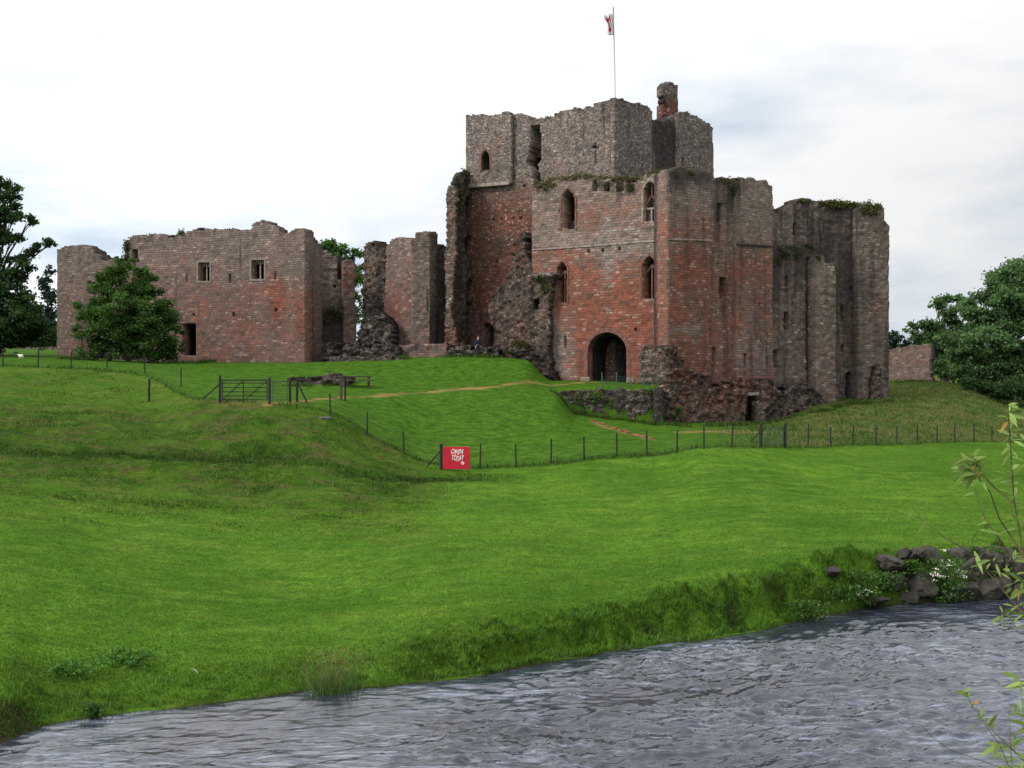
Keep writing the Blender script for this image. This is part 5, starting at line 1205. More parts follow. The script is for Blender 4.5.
# flat stone in the rough grass
sp_ = hit(325, 418.5)
m = MB(); m.box(sp_ + Vector((0, 0, .02)), (.75, .5, .16), Matrix.Rotation(.3, 3, 'Z'), .05)
tag(m.build('flat_stone', simple('purple_grey_stone', (.115, .105, .11), .9, .1, .3, 8), None, bevel=.03), 'flat purple grey stone lying in the rough grass below the gate', 'stone')
edge_stone = simple('reddish_edging_stone', (.24, .10, .05), .9, .1, .4, 9)
LAB = ['uppermost', 'second', 'third', 'fourth', 'fifth', 'sixth', 'seventh', 'eighth', 'lowest']
for k_, (u_, v_) in enumerate(((594, 421.5), (601, 424), (607, 427), (614, 429), (621, 431), (628, 433), (636, 435.5), (643, 437), (651, 438.5))):
    p_ = hit(u_, v_); m = MB()
    m.box(p_ + Vector((0, 0, .03)), (.42 + .12 * math.sin(k_ * 2.1), .30, .14), Matrix.Rotation(.5 * math.sin(k_ * 1.7), 3, 'Z'), .05)
    tag(m.build('edging_stone', edge_stone, None, bevel=.03), LAB[k_] + ' reddish stone in the slanting row on the lawn under the terrace wall', 'stone', 'row of reddish stones on the lawn')
# open sign on its fence posts
def build_sign():
    a = hit(441.5, 469.5)
    Y = a.y - .12
    root = empty('open_sign', P(456.5, 469, Y), 'red rectangular board with white handwritten style lettering fixed to the fence', 'sign')
    c = P(456.5, 458.0, Y); k = Y / F
    W, H = 27 * k, 22.4 * k
    m = MB(); m.box(c, (W, .03, H)); m.build('board', M['signred'], root, bevel=.008)
    def text(s, u0, u1, v0, v1, nm):
        cu = bpy.data.curves.new(nm, 'FONT'); cu.body = s; cu.extrude = .006; cu.offset = .012
        to = bpy.data.objects.new(nm, cu); COL.objects.link(to)
        dg = bpy.context.evaluated_depsgraph_get(); dg.update()
        me = bpy.data.meshes.new_from_object(to.evaluated_get(dg))
        bpy.data.objects.remove(to)
        co = np.zeros(len(me.vertices) * 3); me.vertices.foreach_get('co', co); co = co.reshape(-1, 3)
        lo, hi = co.min(0), co.max(0)
        n = np.zeros_like(co)
        tx = (co[:, 0] - lo[0]) / (hi[0] - lo[0]); ty = (co[:, 1] - lo[1]) / (hi[1] - lo[1])
        L = P(u0, v1, Y); T = P(u1, v0, Y)
        n[:, 0] = L.x + tx * (T.x - L.x) + .03 * (ty - .5); n[:, 2] = L.z + ty * (T.z - L.z) + .03 * np.sin(tx * 9); n[:, 1] = Y - .019 - co[:, 2] * .5
        me.vertices.foreach_set('co', n.ravel()); me.update()
        me.materials.clear(); me.materials.append(M['white'])
        link(nm, me, None, root)
    text('OPEN', 451.2, 463.0, 449.3, 454.4, 'lettering')
    text('TODAY', 451.6, 463.8, 455.4, 460.6, 'lettering')
    m = MB()
    e = P(462.6, 463.0, Y - .022); s = .075
    for dx, dz in ((-1, 0), (1, 0), (0, -1), (0, 1)):
        m.box(e + Vector((dx * s * .75, 0, dz * s * .75)), (s * (.6 if dx else 1.1), .012 + .002 * abs(dx), s * (1.1 if dx else .6)))
    m.build('emblem', M['white'], root)
    m = MB(); m.tube([a + Vector((-.02, 0, -.35)), a + Vector((-.02, 0, 1.3))], .085, 8); m.build('corner_post', M['post'], root)
    m = MB(); m.bar(a + Vector((-.05, 0, .95)), Vector((a.x - .72, a.y, gz((a.x - .72, a.y)) + .05)), .07, .07); m.build('strut', M['post'], root)
build_sign()
# railing along the terrace edge
def build_rail():
    us = [(602, 387.3, 1.15), (616.5, 387, 1.15), (630.5, 387, .85), (644, 387, .95), (657.5, 387, 1.2)]
    pts = []
    for (u, v, h) in us:
        p = P(u, 388, 79.95); p.z = gz((p.x, p.y)); pts.append((p, h))
    root = empty('terrace_railing', pts[2][0], 'thin green metal railing along the top of the terrace wall', 'railing')
    for p, h in pts:
        m = MB(); m.tube([p + Vector((0, 0, -.3)), p + Vector((0, 0, h))], .045, 7); m.build('upright', M['greenmetal'], root)
    m = MB()
    for h in (.35, .6, .82): m.tube([p + Vector((0, 0, h)) for p, _ in pts], .008, 4)
    for (p, h), (q, g) in zip(pts[:-1], pts[1:]):
        for i in range(1, 8):
            r = p.lerp(q, i / 8); m.tube([r + Vector((0, 0, .05)), r + Vector((0, 0, .82))], .006, 3)
    m.build('mesh_panel', M['greenmetal'], root)
build_rail()

# ------------------------------------------------------------------ person by the keep door
def skin_mesh(name, joints, edges, mat, parent, root=0, sub=2):
    me = bpy.data.meshes.new(name)
    me.from_pydata([j[:3] for j in joints], edges, [])
    o = bpy.data.objects.new(name, me); COL.objects.link(o)
    if parent is not None: o.parent = parent
    me.materials.append(mat)
    sm = o.modifiers.new('skin', 'SKIN'); sm.use_smooth_shade = True
    if not me.skin_vertices: me.skin_vertices.new(name='')
    for i, j in enumerate(joints):
        r = j[3]; me.skin_vertices[0].data[i].radius = (r, r) if not isinstance(r, tuple) else r
        me.skin_vertices[0].data[i].use_root = (i == root)
    s = o.modifiers.new('sub', 'SUBSURF'); s.levels = sub; s.render_levels = sub
    return o
def build_person():
    p = P(478, 357, 90.6); p.z = gz((p.x, p.y))
    root = empty('person', p, 'standing person in navy clothes before the dark doorway at the foot of the keep', 'person', rz=R(20))
    J = [(0, 0, .95, .13), (0, 0, 1.12, .12), (0, .01, 1.32, .145), (0, .0, 1.46, .06), (0, -.01, 1.54, .07), (0, -.015, 1.62, .088), (0, -.01, 1.69, .07),
         (.18, 0, 1.40, .06), (.24, .01, 1.14, .044), (.23, -.08, .90, .032), (-.18, 0, 1.40, .06), (-.24, .01, 1.14, .044), (-.22, -.06, .90, .032),
         (.10, 0, .88, .09), (.11, -.01, .50, .062), (.11, .01, .09, .042), (.12, -.14, .04, .04), (-.10, 0, .88, .09), (-.12, -.01, .50, .062), (-.13, .01, .09, .042), (-.15, -.14, .04, .04), (0, -.10, 1.60, .018)]
    E = [(0, 1), (1, 2), (2, 3), (3, 4), (4, 5), (5, 6), (2, 7), (7, 8), (8, 9), (2, 10), (10, 11), (11, 12), (0, 13), (13, 14), (14, 15), (15, 16), (0, 17), (17, 18), (18, 19), (19, 20), (5, 21)]
    for hx, hy, w in ((.23, -.08, 9), (-.22, -.06, 12)):
        pi = len(J); s = 1 if hx > 0 else -1
        J.append((hx, hy - .02, .84, .028)); E.append((w, pi))
        for k in range(4):
            b = len(J)
            J.append((hx + s * (.01 - .0), hy - .05 + .022 * k, .775, .010)); J.append((hx + s * .0, hy - .052 + .022 * k, .735 - .006 * (k % 2), .008))
            E += [(pi, b), (b, b + 1)]
        b = len(J); J.append((hx - s * .02, hy - .06, .81, .010)); E.append((pi, b))
    skin_mesh('body', J, E, M['skin'], root)
    jk = [(0, 0, .82, .165), (0, 0, 1.0, .155), (0, 0, 1.15, .145), (0, .01, 1.33, .165), (0, .0, 1.45, .085), (.19, 0, 1.40, .078), (.25, .01, 1.14, .062), (.235, -.07, .93, .05), (-.19, 0, 1.40, .078), (-.25, .01, 1.14, .062), (-.225, -.05, .93, .05)]
    skin_mesh('jacket', jk, [(0, 1), (1, 2), (2, 3), (3, 4), (3, 5), (5, 6), (6, 7), (3, 8), (8, 9), (9, 10)], M['navy'], root)
    skin_mesh('trousers', [(0, 0, .92, .14), (.10, 0, .85, .105), (.11, -.01, .50, .08), (.11, .01, .10, .065), (-.10, 0, .85, .105), (-.12, -.01, .50, .08), (-.13, .01, .10, .065)], [(0, 1), (1, 2), (2, 3), (0, 4), (4, 5), (5, 6)], M['trousers'], root)
    skin_mesh('hair', [(0, .02, 1.64, .085), (0, .01, 1.70, .08)], [(0, 1)], M['hair'], root)
    for s in (.12, -.14):
        skin_mesh('shoe', [(s, .03, .045, .05), (s * 1.05, -.06, .045, .05), (s * 1.1, -.17, .035, .04)], [(0, 1), (1, 2)], M['trousers'], root)
build_person()
# two sheep in the far field
def build_sheep(u, v, rz, label):
    p = hit(u, v)
    root = empty('sheep', p, label, 'sheep', 'sheep in the far field', rz=rz)
    root.scale = (.5, .5, .55)
    J = [(-.30, 0, .42, .17), (-.12, 0, .44, .21), (.12, 0, .44, .21), (.30, 0, .46, .17), (.44, 0, .58, .09), (.56, 0, .62, .075), (.66, 0, .57, .045),
         (.24, .10, .30, .06), (.23, .11, .16, .035), (.25, .11, .0, .03), (.24, -.10, .30, .06), (.26, -.11, .16, .035), (.25, -.11, .0, .03),
         (-.26, .10, .30, .07), (-.33, .11, .18, .035), (-.28, .11, .0, .03), (-.26, -.10, .30, .07), (-.31, -.11, .18, .035), (-.27, -.11, .0, .03), (-.45, 0, .40, .04), (.52, .09, .66, .02), (.52, -.09, .66, .02)]
    E = [(0, 1), (1, 2), (2, 3), (3, 4), (4, 5), (5, 6), (2, 7), (7, 8), (8, 9), (2, 10), (10, 11), (11, 12), (0, 13), (13, 14), (14, 15), (0, 16), (16, 17), (17, 18), (0, 19), (5, 20), (5, 21)]
    skin_mesh('body', J, E, M['wool'], root, root=1)
build_sheep(15.8, 355.2, R(20), 'tiny white sheep farther off in the field at the far left')
build_sheep(21.0, 358.8, R(170), 'tiny white sheep nearer the fence at the far left')

# ------------------------------------------------------------------ trees
def tree(name, label, u0, Y, blobs, mat, leaf=.34, dens=1.0, trunk=.35, group=None, vbase=None, cat='tree', gaps=.12, bark=True):
    x0 = (u0 - 512) * Y / F
    zb = gz((x0, Y))
    root = empty(name, (x0, Y, zb), label, cat, group)
    k = Y / F
    cs = []; tones = []
    cen = []
    for (u, v, ru, rv) in blobs:
        c = np.array(P(u, v, Y)); ru_, rv_ = ru * k, rv * k
        dep = (ru_ + rv_) / 2
        c[1] += random.uniform(-.5, .5) * dep
        cen.append((Vector(c), dep))
        nsub = max(6, int(ru * rv / 11))
        vol = ru_ * rv_ * dep * 4.2
        for j in range(nsub):          # each lobe is itself a bunch of leaf sprays
            d = rng.normal(size=3); d /= np.linalg.norm(d)
            rr = rng.uniform(.35, 1.0) ** .6
            sc = c + d * rr * np.array([ru_, dep, rv_]) * .92
            sr = (vol / nsub) ** (1 / 3) * rng.uniform(.35, .75)
            n = int(dens * 44 * (sr / leaf) ** 2) + 8
            q = rng.normal(size=(n, 3)) * .5 * np.array([1.15, 1.15, .75]) * sr
            cs.append(sc + q)
            tones.append(np.full(n, .5 + .28 * rng.normal() + .15 * d[2]))
    C = np.concatenate(cs); T = np.concatenate(tones)
    kp = fbm(C[:, 0] * .7 + C[:, 1] * .35, C[:, 2] * .8, 501, 3) > (-.75 + gaps)
    C = C[kp]; T = np.clip(T[kp], .02, .98)
    leaves('crown', C, leaf * rng.uniform(.6, 1.25, len(C)), mat, root, tone=T)
    m = MB()
    top = Vector(np.mean([np.array(c) for c, _ in cen], 0)); b0 = Vector((x0, Y, zb - .4))
    h = top.z - b0.z
    fork = b0 + Vector(((top.x - b0.x) * .25, 0, h * .42))
    m.tube([b0, b0.lerp(fork, .5) + Vector((.05, .05, 0)), fork], [trunk * 1.35, trunk, trunk * .85], 10)
    m.build('trunk', M['bark'], root, smooth=True)
    m = MB()
    for c, r in cen:
        mid_ = fork.lerp(c, .5) + Vector((0, 0, .12 * (c - fork).length))
        m.tube([fork - Vector((0, 0, .2)), mid_, c], [trunk * .42, trunk * .2, trunk * .05], 6)
        for j in range(4):
            d = Vector(rng.normal(size=3)).normalized()
            m.tube([mid_.lerp(c, random.uniform(.2, .9)), c + d * r * .4, c + d * r * .75], [trunk * .12, trunk * .06, trunk * .015], 4)
    m.build('limbs', M['bark'], root, smooth=True)
    return root
tree('broadleaf_tree', 'dark spreading tree at the left edge with one bough reaching toward the tower', -22, 93,
     [(-10, 330, 40, 30), (20, 322, 26, 24), (8, 300, 26, 16), (-20, 285, 30, 25), (5, 278, 16, 10), (22, 283, 10, 7), (-5, 262, 14, 9), (14, 258, 10, 6), (4, 240, 10, 7), (30, 252, 10, 6), (41, 247, 8, 5), (52, 243, 7, 4.5), (0, 214, 16, 9), (16, 218, 11, 7), (28, 221, 8, 6), (6, 196, 12, 9), (14, 187, 7, 5), (1, 183, 9, 7), (12, 207, 9, 5), (-20, 210, 24, 24), (-2, 232, 16, 10), (14, 240, 12, 8), (24, 268, 12, 8), (38, 335, 16, 12), (-25, 245, 25, 25)], M['tree_dark'], .30, .9, .45, 'trees behind the ruins')
tree('conifer_tree', 'distant blue green conifer rising between the dark tree and the tower', 47, 165,
     [(48, 272, 4, 6), (47, 284, 7, 8), (49, 298, 9, 9), (44, 312, 12, 10), (50, 325, 11, 10), (42, 336, 14, 9)], M['tree_blue'], .5, 1.0, .35, 'trees behind the ruins')
tree('hedgerow_tree', 'low dark hedgerow tree filling the gap left of the tower', 30, 150,
     [(10, 335, 24, 12), (32, 330, 16, 14), (50, 335, 14, 11), (-15, 330, 25, 15)], M['tree_dark'], .5, 1.0, .35, 'trees behind the ruins')
tree('bushy_tree', 'rounded leafy green tree growing against the hall range', 128, 88.5,
     [(124, 266, 8, 8), (134, 262, 5, 5), (116, 276, 13, 10), (138, 277, 14, 11), (106, 288, 16, 11), (146, 290, 16, 12), (126, 290, 18, 14), (98, 303, 14, 10), (156, 305, 16, 12), (120, 308, 24, 16), (146, 318, 22, 16), (92, 318, 12, 9), (168, 318, 12, 10), (104, 328, 22, 13), (134, 332, 32, 16), (166, 335, 15, 12), (88, 340, 12, 10), (110, 353, 28, 7), (150, 354, 28, 6), (112, 347, 26, 10), (150, 348, 26, 10), (176, 346, 11, 9), (78, 305, 6, 4), (76, 328, 6, 4), (180, 330, 6, 5), (118, 259, 4, 4), (152, 276, 6, 5), (100, 278, 6, 4), (84, 352, 10, 6)], M['bush'], .20, .8, .18, 'trees behind the ruins', gaps=.18)
tree('background_tree', 'bright leafy treetop showing above the inner wall between the ruins', 342, 128,
     [(322, 245, 9, 5), (332, 243, 8, 5), (341, 248, 10, 7), (331, 252, 14, 7), (352, 254, 8, 6), (348, 263, 10, 8), (358, 268, 6, 8), (359, 290, 6, 14), (357, 312, 7, 12), (340, 275, 20, 14)], M['tree_mid'], .38, .9, .4, 'trees behind the ruins')
tree('broadleaf_tree', 'tallest spreading tree at the right edge with a high rounded crown', 1008, 116,
     [(1018, 278, 26, 20), (1003, 275, 12, 8), (988, 290, 18, 12), (1010, 300, 28, 18), (1036, 300, 26, 30), (978, 308, 16, 12), (1000, 325, 32, 18), (1030, 340, 30, 25), (985, 345, 26, 18), (965, 352, 20, 14), (1005, 365, 34, 18), (975, 372, 22, 12), (1035, 375, 30, 20), (958, 338, 14, 10)], M['tree_grey'], .36, .9, .5, 'trees right of the castle')
tree('broadleaf_tree', 'lower wide tree just behind the short curtain wall', 945, 132,
     [(947, 300, 9, 6), (960, 298, 10, 6), (937, 306, 9, 7), (952, 312, 16, 9), (970, 312, 14, 10), (928, 322, 10, 7), (918, 326, 5, 4), (911, 325, 4, 3.5), (945, 330, 20, 12), (968, 335, 18, 14), (930, 340, 14, 10), (925, 352, 14, 9), (950, 355, 20, 13), (916, 338, 8, 6), (908, 332, 6, 4), (936, 362, 16, 10), (958, 345, 18, 14)], M['tree_grey'], .42, .9, .45, 'trees right of the castle')
tree('background_tree', 'small distant treetop between the tower and the curtain wall', 898, 175,
     [(892, 334, 5, 4), (897, 340, 8, 5), (890, 345, 6, 6), (908, 343, 6, 4)], M['tree_blue'], .5, 1.0, .3, 'trees right of the castle')
tree('shrub', 'dark shrub under the big tree on the right hand slope', 990, 110,
     [(985, 388, 14, 9), (1000, 390, 16, 10), (1020, 388, 18, 12), (1040, 390, 14, 12), (972, 386, 9, 6)], M['tree_dark'], .3, 1.0, .12, 'trees right of the castle', cat='shrub')
tree('shrub', 'low bushes in shade beneath the wide tree behind the curtain wall', 955, 122,
     [(945, 372, 12, 8), (962, 374, 14, 9), (935, 366, 6, 9)], M['tree_grey'], .3, 1.0, .12, 'trees right of the castle', cat='shrub')

def wood(name, label, pts, Y, mat, n, leaf):
    C = []
    for k in range(n):
        i = random.randrange(len(pts) - 1); f = random.random()
        u = pts[i][0] + (pts[i + 1][0] - pts[i][0]) * f; vt = pts[i][1] + (pts[i + 1][1] - pts[i][1]) * f
        yy = Y + random.uniform(-8, 14)
        x = (u - 512) * Y / F
        top = zof(vt, Y); bot = gz((x, yy)) - .3
        lump = .72 + .38 * fbm(np.array([x * .14]), np.array([yy * .12]), 811)[0]
        c = np.array([x, yy, bot + (top - bot) * lump * random.random() ** .7])
        C.append(c + rng.normal(size=(26, 3)) * .9)
    C = np.concatenate(C)
    o = leaves(name, C, leaf * rng.uniform(.6, 1.3, len(C)), mat, None, tone=.45 + .4 * fbm(C[:, 0] * .3, C[:, 2] * .4, 821))
    tag(o, label, 'wood', None, 'stuff')
wood('far_wood', 'far dark wood beyond the field at the left', [(-320, 318), (-100, 322), (0, 328), (66, 331), (120, 335)], 205, M['tree_dark'], 1500, .75)
wood('far_wood', 'far wood behind the trees right of the castle', [(880, 349), (930, 344), (1000, 345), (1100, 340), (1350, 335)], 215, M['tree_blue'], 1700, .75)
# ------------------------------------------------------------------ willow sprays on the near bank
def build_willow():
    b = Vector((3.35, 5.75, 3.35))
    root = empty('willow_bush', b, 'young willow sprays with thin leafy twigs leaning in at the right edge', 'willow')
    Y = 5.9
    stems = [
        ([(1060, 700), (1040, 600), (1024, 558), (1014, 500), (1010, 440), (1008, 405)], .011, [(.72, 1.0, 80), (.3, .7, 8)]),
        ([(1024, 556), (1000, 520), (990, 492), (975, 474), (968, 462)], .008, [(.76, 1.0, 56)]),
        ([(1013, 502), (995, 488), (985, 477), (978, 468), (972, 456)], .007, [(.7, 1.0, 16)]),
        ([(1050, 650), (1024, 575), (1003, 545), (985, 518), (977, 496), (974, 485)], .008, [(.85, 1.0, 9)]),
        ([(1050, 660), (1010, 590), (970, 552), (945, 538), (925, 522), (912, 508)], .007, [(.3, .6, 5), (.85, 1.0, 4)]),
        ([(1055, 660), (1020, 590), (1000, 566), (990, 560)], .008, [(.2, 1.0, 60)]),
        ([(1060, 660), (1030, 590), (1012, 570), (1015, 555)], .008, [(.2, 1.0, 60)]),
        ([(1045, 640), (990, 575), (975, 556), (972, 540), (978, 530)], .006, [(.6, 1.0, 16)]),
        ([(1080, 780), (1045, 780), (1015, 752), (990, 728), (972, 706), (966, 692)], .009, [(.35, .78, 44), (.85, 1.0, 18)]),
        ([(1070, 800), (1020, 775), (985, 762), (950, 750), (930, 735), (922, 726)], .005, []),
        ([(1075, 790), (1030, 780), (1008, 765), (1000, 745), (985, 725)], .006, [(.4, .9, 34)]),
        ([(1080, 760), (1045, 735), (1024, 715), (1016, 712)], .006, [(.55, 1.0, 22)]),
        ([(1085, 730), (1050, 700), (1028, 684), (1020, 680)], .006, [(.7, 1.0, 10)]),
        ([(1075, 660), (1040, 620), (1010, 605), (1003, 612), (1001, 616)], .005, [(.85, 1.0, 9)]),
        ([(1040, 600), (1032, 500), (1026, 462), (1024, 430)], .008, [(.5, 1.0, 12)]),
        ([(1012, 765), (1010, 735), (1009, 712), (1013, 700)], .004, [(.3, .9, 6)]),
    ]
    Cs = []; A = []
    for pts, r, clumps in stems:
        w = []
        n = len(pts)
        for i, (u, v) in enumerate(pts):
            yy = Y + .35 * math.sin(i * 1.3 + r * 900) * .3 + (1 - i / n) * -.05
            w.append(P(u, v, yy))
        if pts[0][0] >= 1040: w = [b + Vector((random.uniform(-.1, .1), random.uniform(-.1, .1), -.1))] + w
        rad = list(np.linspace(r * .62, r * .2, len(w)))
        m = MB(); m.tube(w, rad, 6); o = m.build('stem', M['twig'], root, smooth=True)
        L = np.array([0] + list(np.cumsum([(w[i + 1] - w[i]).length for i in range(len(w) - 1)]))); tt = L / L[-1]
        W = np.array([list(q) for q in w])
        for (t0, t1, cnt) in clumps:
            for j in range(cnt):
                t = rng.uniform(t0, t1) if j else t1
                p = np.array([np.interp(t, tt, W[:, k]) for k in range(3)])
                p2 = np.array([np.interp(min(1, t + .05), tt, W[:, k]) for k in range(3)])
                ax = p2 - p if np.linalg.norm(p2 - p) > 1e-5 else W[-1] - W[-2]
                ax = ax / np.linalg.norm(ax)
                side = rng.normal(size=3); side -= ax * side.dot(ax); side /= np.linalg.norm(side)
                d = ax * rng.uniform(.1, .9) + side * .85 + np.array([0, 0, -.15]); d /= np.linalg.norm(d)
                Cs.append(p); A.append(d)
    # slender curved leaves, four segments each
    V = []; Fq = []; tone = []; dr = []
    for p, d in zip(Cs, A):
        ln = rng.uniform(.055, .125); wd = ln * .105
        sd = np.cross(d, rng.normal(size=3)); sd /= np.linalg.norm(sd)
        g = np.array([0, 0, -1.0]); bb = len(V); tn = rng.random(); dy = 1.0 if rng.random() < .03 else 0.0
        for i, (s, q) in enumerate(((0, .15), (.25, .85), (.5, 1.0), (.75, .7), (1.0, .05))):
            c = p + d * ln * s + g * ln * .28 * s * s
            V.append(c - sd * wd * q); V.append(c + sd * wd * q)
            tone += [tn, tn]; dr += [dy, dy]
            if i: Fq.append((bb + 2 * i - 2, bb + 2 * i - 1, bb + 2 * i + 1, bb + 2 * i))
    me = mesh_np('foliage', np.array(V), [np.array(Fq)], attrs={'tone': tone, 'dryness': dr}, smooth=True)
    link('foliage', me, M['willow'], root)
build_willow()

# ------------------------------------------------------------------ rocks, flowers, reeds on the far bank
def rockmat():
    t = NT('river_boulder_stone'); pos = t.pos()
    n = t.noise(pos, 2.2, 6, .65); f = t.noise(pos, 14, 5, .7)
    c = t.mix(t.ramp(n, .3, .7), (.022, .020, .017), (.060, .053, .044))
    c = t.mix(t.ramp(f, .58, .75), c, (.12, .11, .09))
    c = t.mix(t.math('MULTIPLY', t.ramp(n, .56, .72), .6), c, (.05, .07, .02))
    t.bsdf(c, .85, .25, bump=t.math('ADD', n, t.math('MULTIPLY', f, .5)), bstr=.7, bdist=.06)
    return t.m
M['rock'] = rockmat()
def rock(u, v, wpx, hpx, label, seed, blocky=.4, rz=None):
    p = hit(u, v)
    k = p.y / F
    bm = bmesh.new(); bmesh.ops.create_icosphere(bm, subdivisions=4, radius=1)
    rs = random.Random(seed + 40)
    cuts = [(Vector((rs.gauss(0, 1), rs.gauss(0, 1), rs.gauss(0, .8))).normalized(), rs.uniform(.62, .88)) for _ in range(9)]
    for vt in bm.verts:
        c = vt.co
        mx = max(abs(c.x), abs(c.y), abs(c.z))
        c2 = c.lerp(c / mx, blocky)
        co = np.array([c2.x * 1.7 + seed * 3.1]); cy = np.array([c2.y * 1.7 + c2.z * 1.3 - seed])
        nv = Vector((c2.x, c2.y, c2.z))
        d = 1 + .24 * fbm(co, cy, 600 + seed, 4)[0] + .16 * noise(co * 2.2, np.array([c2.z * 3.0 + seed]), 620 + seed)[0]
        for pn, pd in cuts:          # flat cleavage faces
            q = nv.dot(pn) * d
            if q > pd: d *= pd / q
        vt.co = Vector((c2.x * wpx * k * .5, c2.y * (wpx + hpx) * k * .27, c2.z * hpx * k * .55)) * d
    me = bpy.data.meshes.new('boulder'); bm.to_mesh(me); bm.free()
    o = link('boulder', me, M['rock'])
    o.location = p + Vector((0, .05, hpx * k * .18)); o.rotation_euler = (random.uniform(-.2, .2), random.uniform(-.2, .2), random.uniform(-.5, .5) if rz is None else rz)
    tag(o, label, 'boulder', 'boulders along the river bank')
RK = [(889, 570, 26, 17, 'rounded pale brown boulder at the left end of the river bank boulders', .2), (903, 559, 15, 12, 'small dark boulder tucked under the turf above the pale brown boulder', .4), (917, 560, 16, 12, 'dark boulder under the turf left of the white flowers', .3),
      (897, 586, 18, 13, 'small dark red boulder below the pale brown one', .3), (921, 590, 24, 19, 'dark hollow fronted boulder at the waterline left of the white flowers', .3), (908, 600, 18, 8, 'flat wet rock at the waterline left of the white flowers', .4),
      (934, 560, 18, 12, 'long flat boulder just behind the white flowers', .5), (962, 562, 26, 14, 'flat topped stone at the turf edge right of the white flowers', .7), (975, 575, 26, 22, 'squared dark stone of the bank wall right of the flowers', .8),
      (992, 572, 22, 26, 'upright dark block in the middle of the bank wall', .8), (968, 596, 24, 14, 'low dark block at the waterline right of the flowers', .7), (991, 595, 28, 19, 'broad block at the waterline under the upright block', .8), (1006, 590, 11, 20, 'narrow upright block at the waterline near the right edge', .8),
      (1022, 580, 26, 26, 'large shadowed block of the bank wall at the right edge', .7), (1020, 598, 24, 14, 'low dark block at the waterline in the right corner', .7), (1008, 560, 20, 12, 'turf edged stone behind the willow twigs', .6), (946, 597, 18, 10, 'small wet stone at the waterline under the flowers', .4),
      (830, 574, 24, 9, 'sloping pale slab lying alone in the bank grass', .6), (872, 603, 30, 7, 'flat submerged rock breaking the water at the bank', .4), (1045, 575, 30, 28, 'dark bank block just past the right edge', .7)]
for i, (u, v, w_, h_, lab, bl) in enumerate(RK):
    rock(u, v, w_ * 1.28, h_ * 1.22, lab, i, bl)
def herb(u, v, wpx, hpx, name, label, n_leaf, n_flower, leaf=.09, mat=None, seed=0, fl=.035):
    p = hit(u, v); k = p.y / F
    root = empty(name, p, label, 'plant')
    hw, hh = wpx * k / 2, hpx * k
    m = MB(); tips = []
    for j in range(26):
        d = Vector((random.uniform(-1, 1), random.uniform(-.7, .7), 0)) * hw * .85
        tp = p + Vector((d.x, d.y - .1, hh * random.uniform(.6, 1.0) * (1 - .35 * abs(d.x) / hw)))
        m.tube([p + d * .25 + Vector((0, 0, -.05)), p + d * .6 + Vector((0, 0, (tp.z - p.z) * .55)), tp], [.008, .006, .004], 4); tips.append(tp)
    m.build('stems', M['herb'], root)
    C = np.stack([p.x + rng.normal(size=n_leaf) * hw * .5, p.y - .1 + rng.normal(size=n_leaf) * hw * .35, p.z + rng.random(n_leaf) ** .8 * hh * .85], -1)
    leaves('foliage', C, leaf * rng.uniform(.6, 1.3, n_leaf), mat or M['herb'], root)
    if n_flower:
        Fs = []
        for tp in tips[:n_flower]:
            q = np.array(tp) + rng.normal(size=(14, 3)) * np.array([.05, .05, .018]); Fs.append(q)
        C = np.concatenate(Fs)
        leaves('blossom', C, fl * rng.uniform(.7, 1.3, len(C)), M['flower'], root, aspect=1.0, flat=.7)
herb(946, 602, 42, 52, 'flowering_plant', 'bushy plant with many white flower heads among the bank boulders', 900, 26)
herb(866, 606, 22, 20, 'flowering_plant', 'small white flowered plant low on the grassy bank', 260, 9, fl=.03)
herb(96, 716, 26, 16, 'riverside_weed', 'leafy weeds at the waterline near the left corner', 240, 0, .07)
herb(805, 628, 36, 24, 'riverside_weed', 'leafy weeds hanging at the dark bank edge left of the boulders', 420, 0, .08)
herb(130, 664, 70, 17, 'nettle_patch', 'patch of leafy nettles in the bank grass at the left', 700, 0, .07, M['nettle'])
herb(75, 676, 60, 18, 'nettle_patch', 'smaller nettle patch above the undercut bank corner', 500, 0, .07, M['nettle'])
for i_, (u_, v_, w_, h_, lab_) in enumerate(((884, 590, 34, 22, 'dark green weeds below the pale brown boulder'), (908, 575, 22, 18, 'dark green weeds between the left bank boulders'), (860, 588, 36, 20, 'tall rank weeds on the bank left of the boulders'), (932, 585, 20, 16, 'weeds squeezed against the left side of the white flowers'), (840, 600, 40, 18, 'weeds under the lone sloping slab'), (985, 556, 44, 10, 'weeds along the turf edge above the bank wall'), (1005, 575, 18, 14, 'weeds growing from a joint of the bank wall'))):
    herb(u_, v_, w_, h_, 'riverside_weed', lab_, 420, 0, .085, M['tuft'] if i_ % 2 else M['herb'])
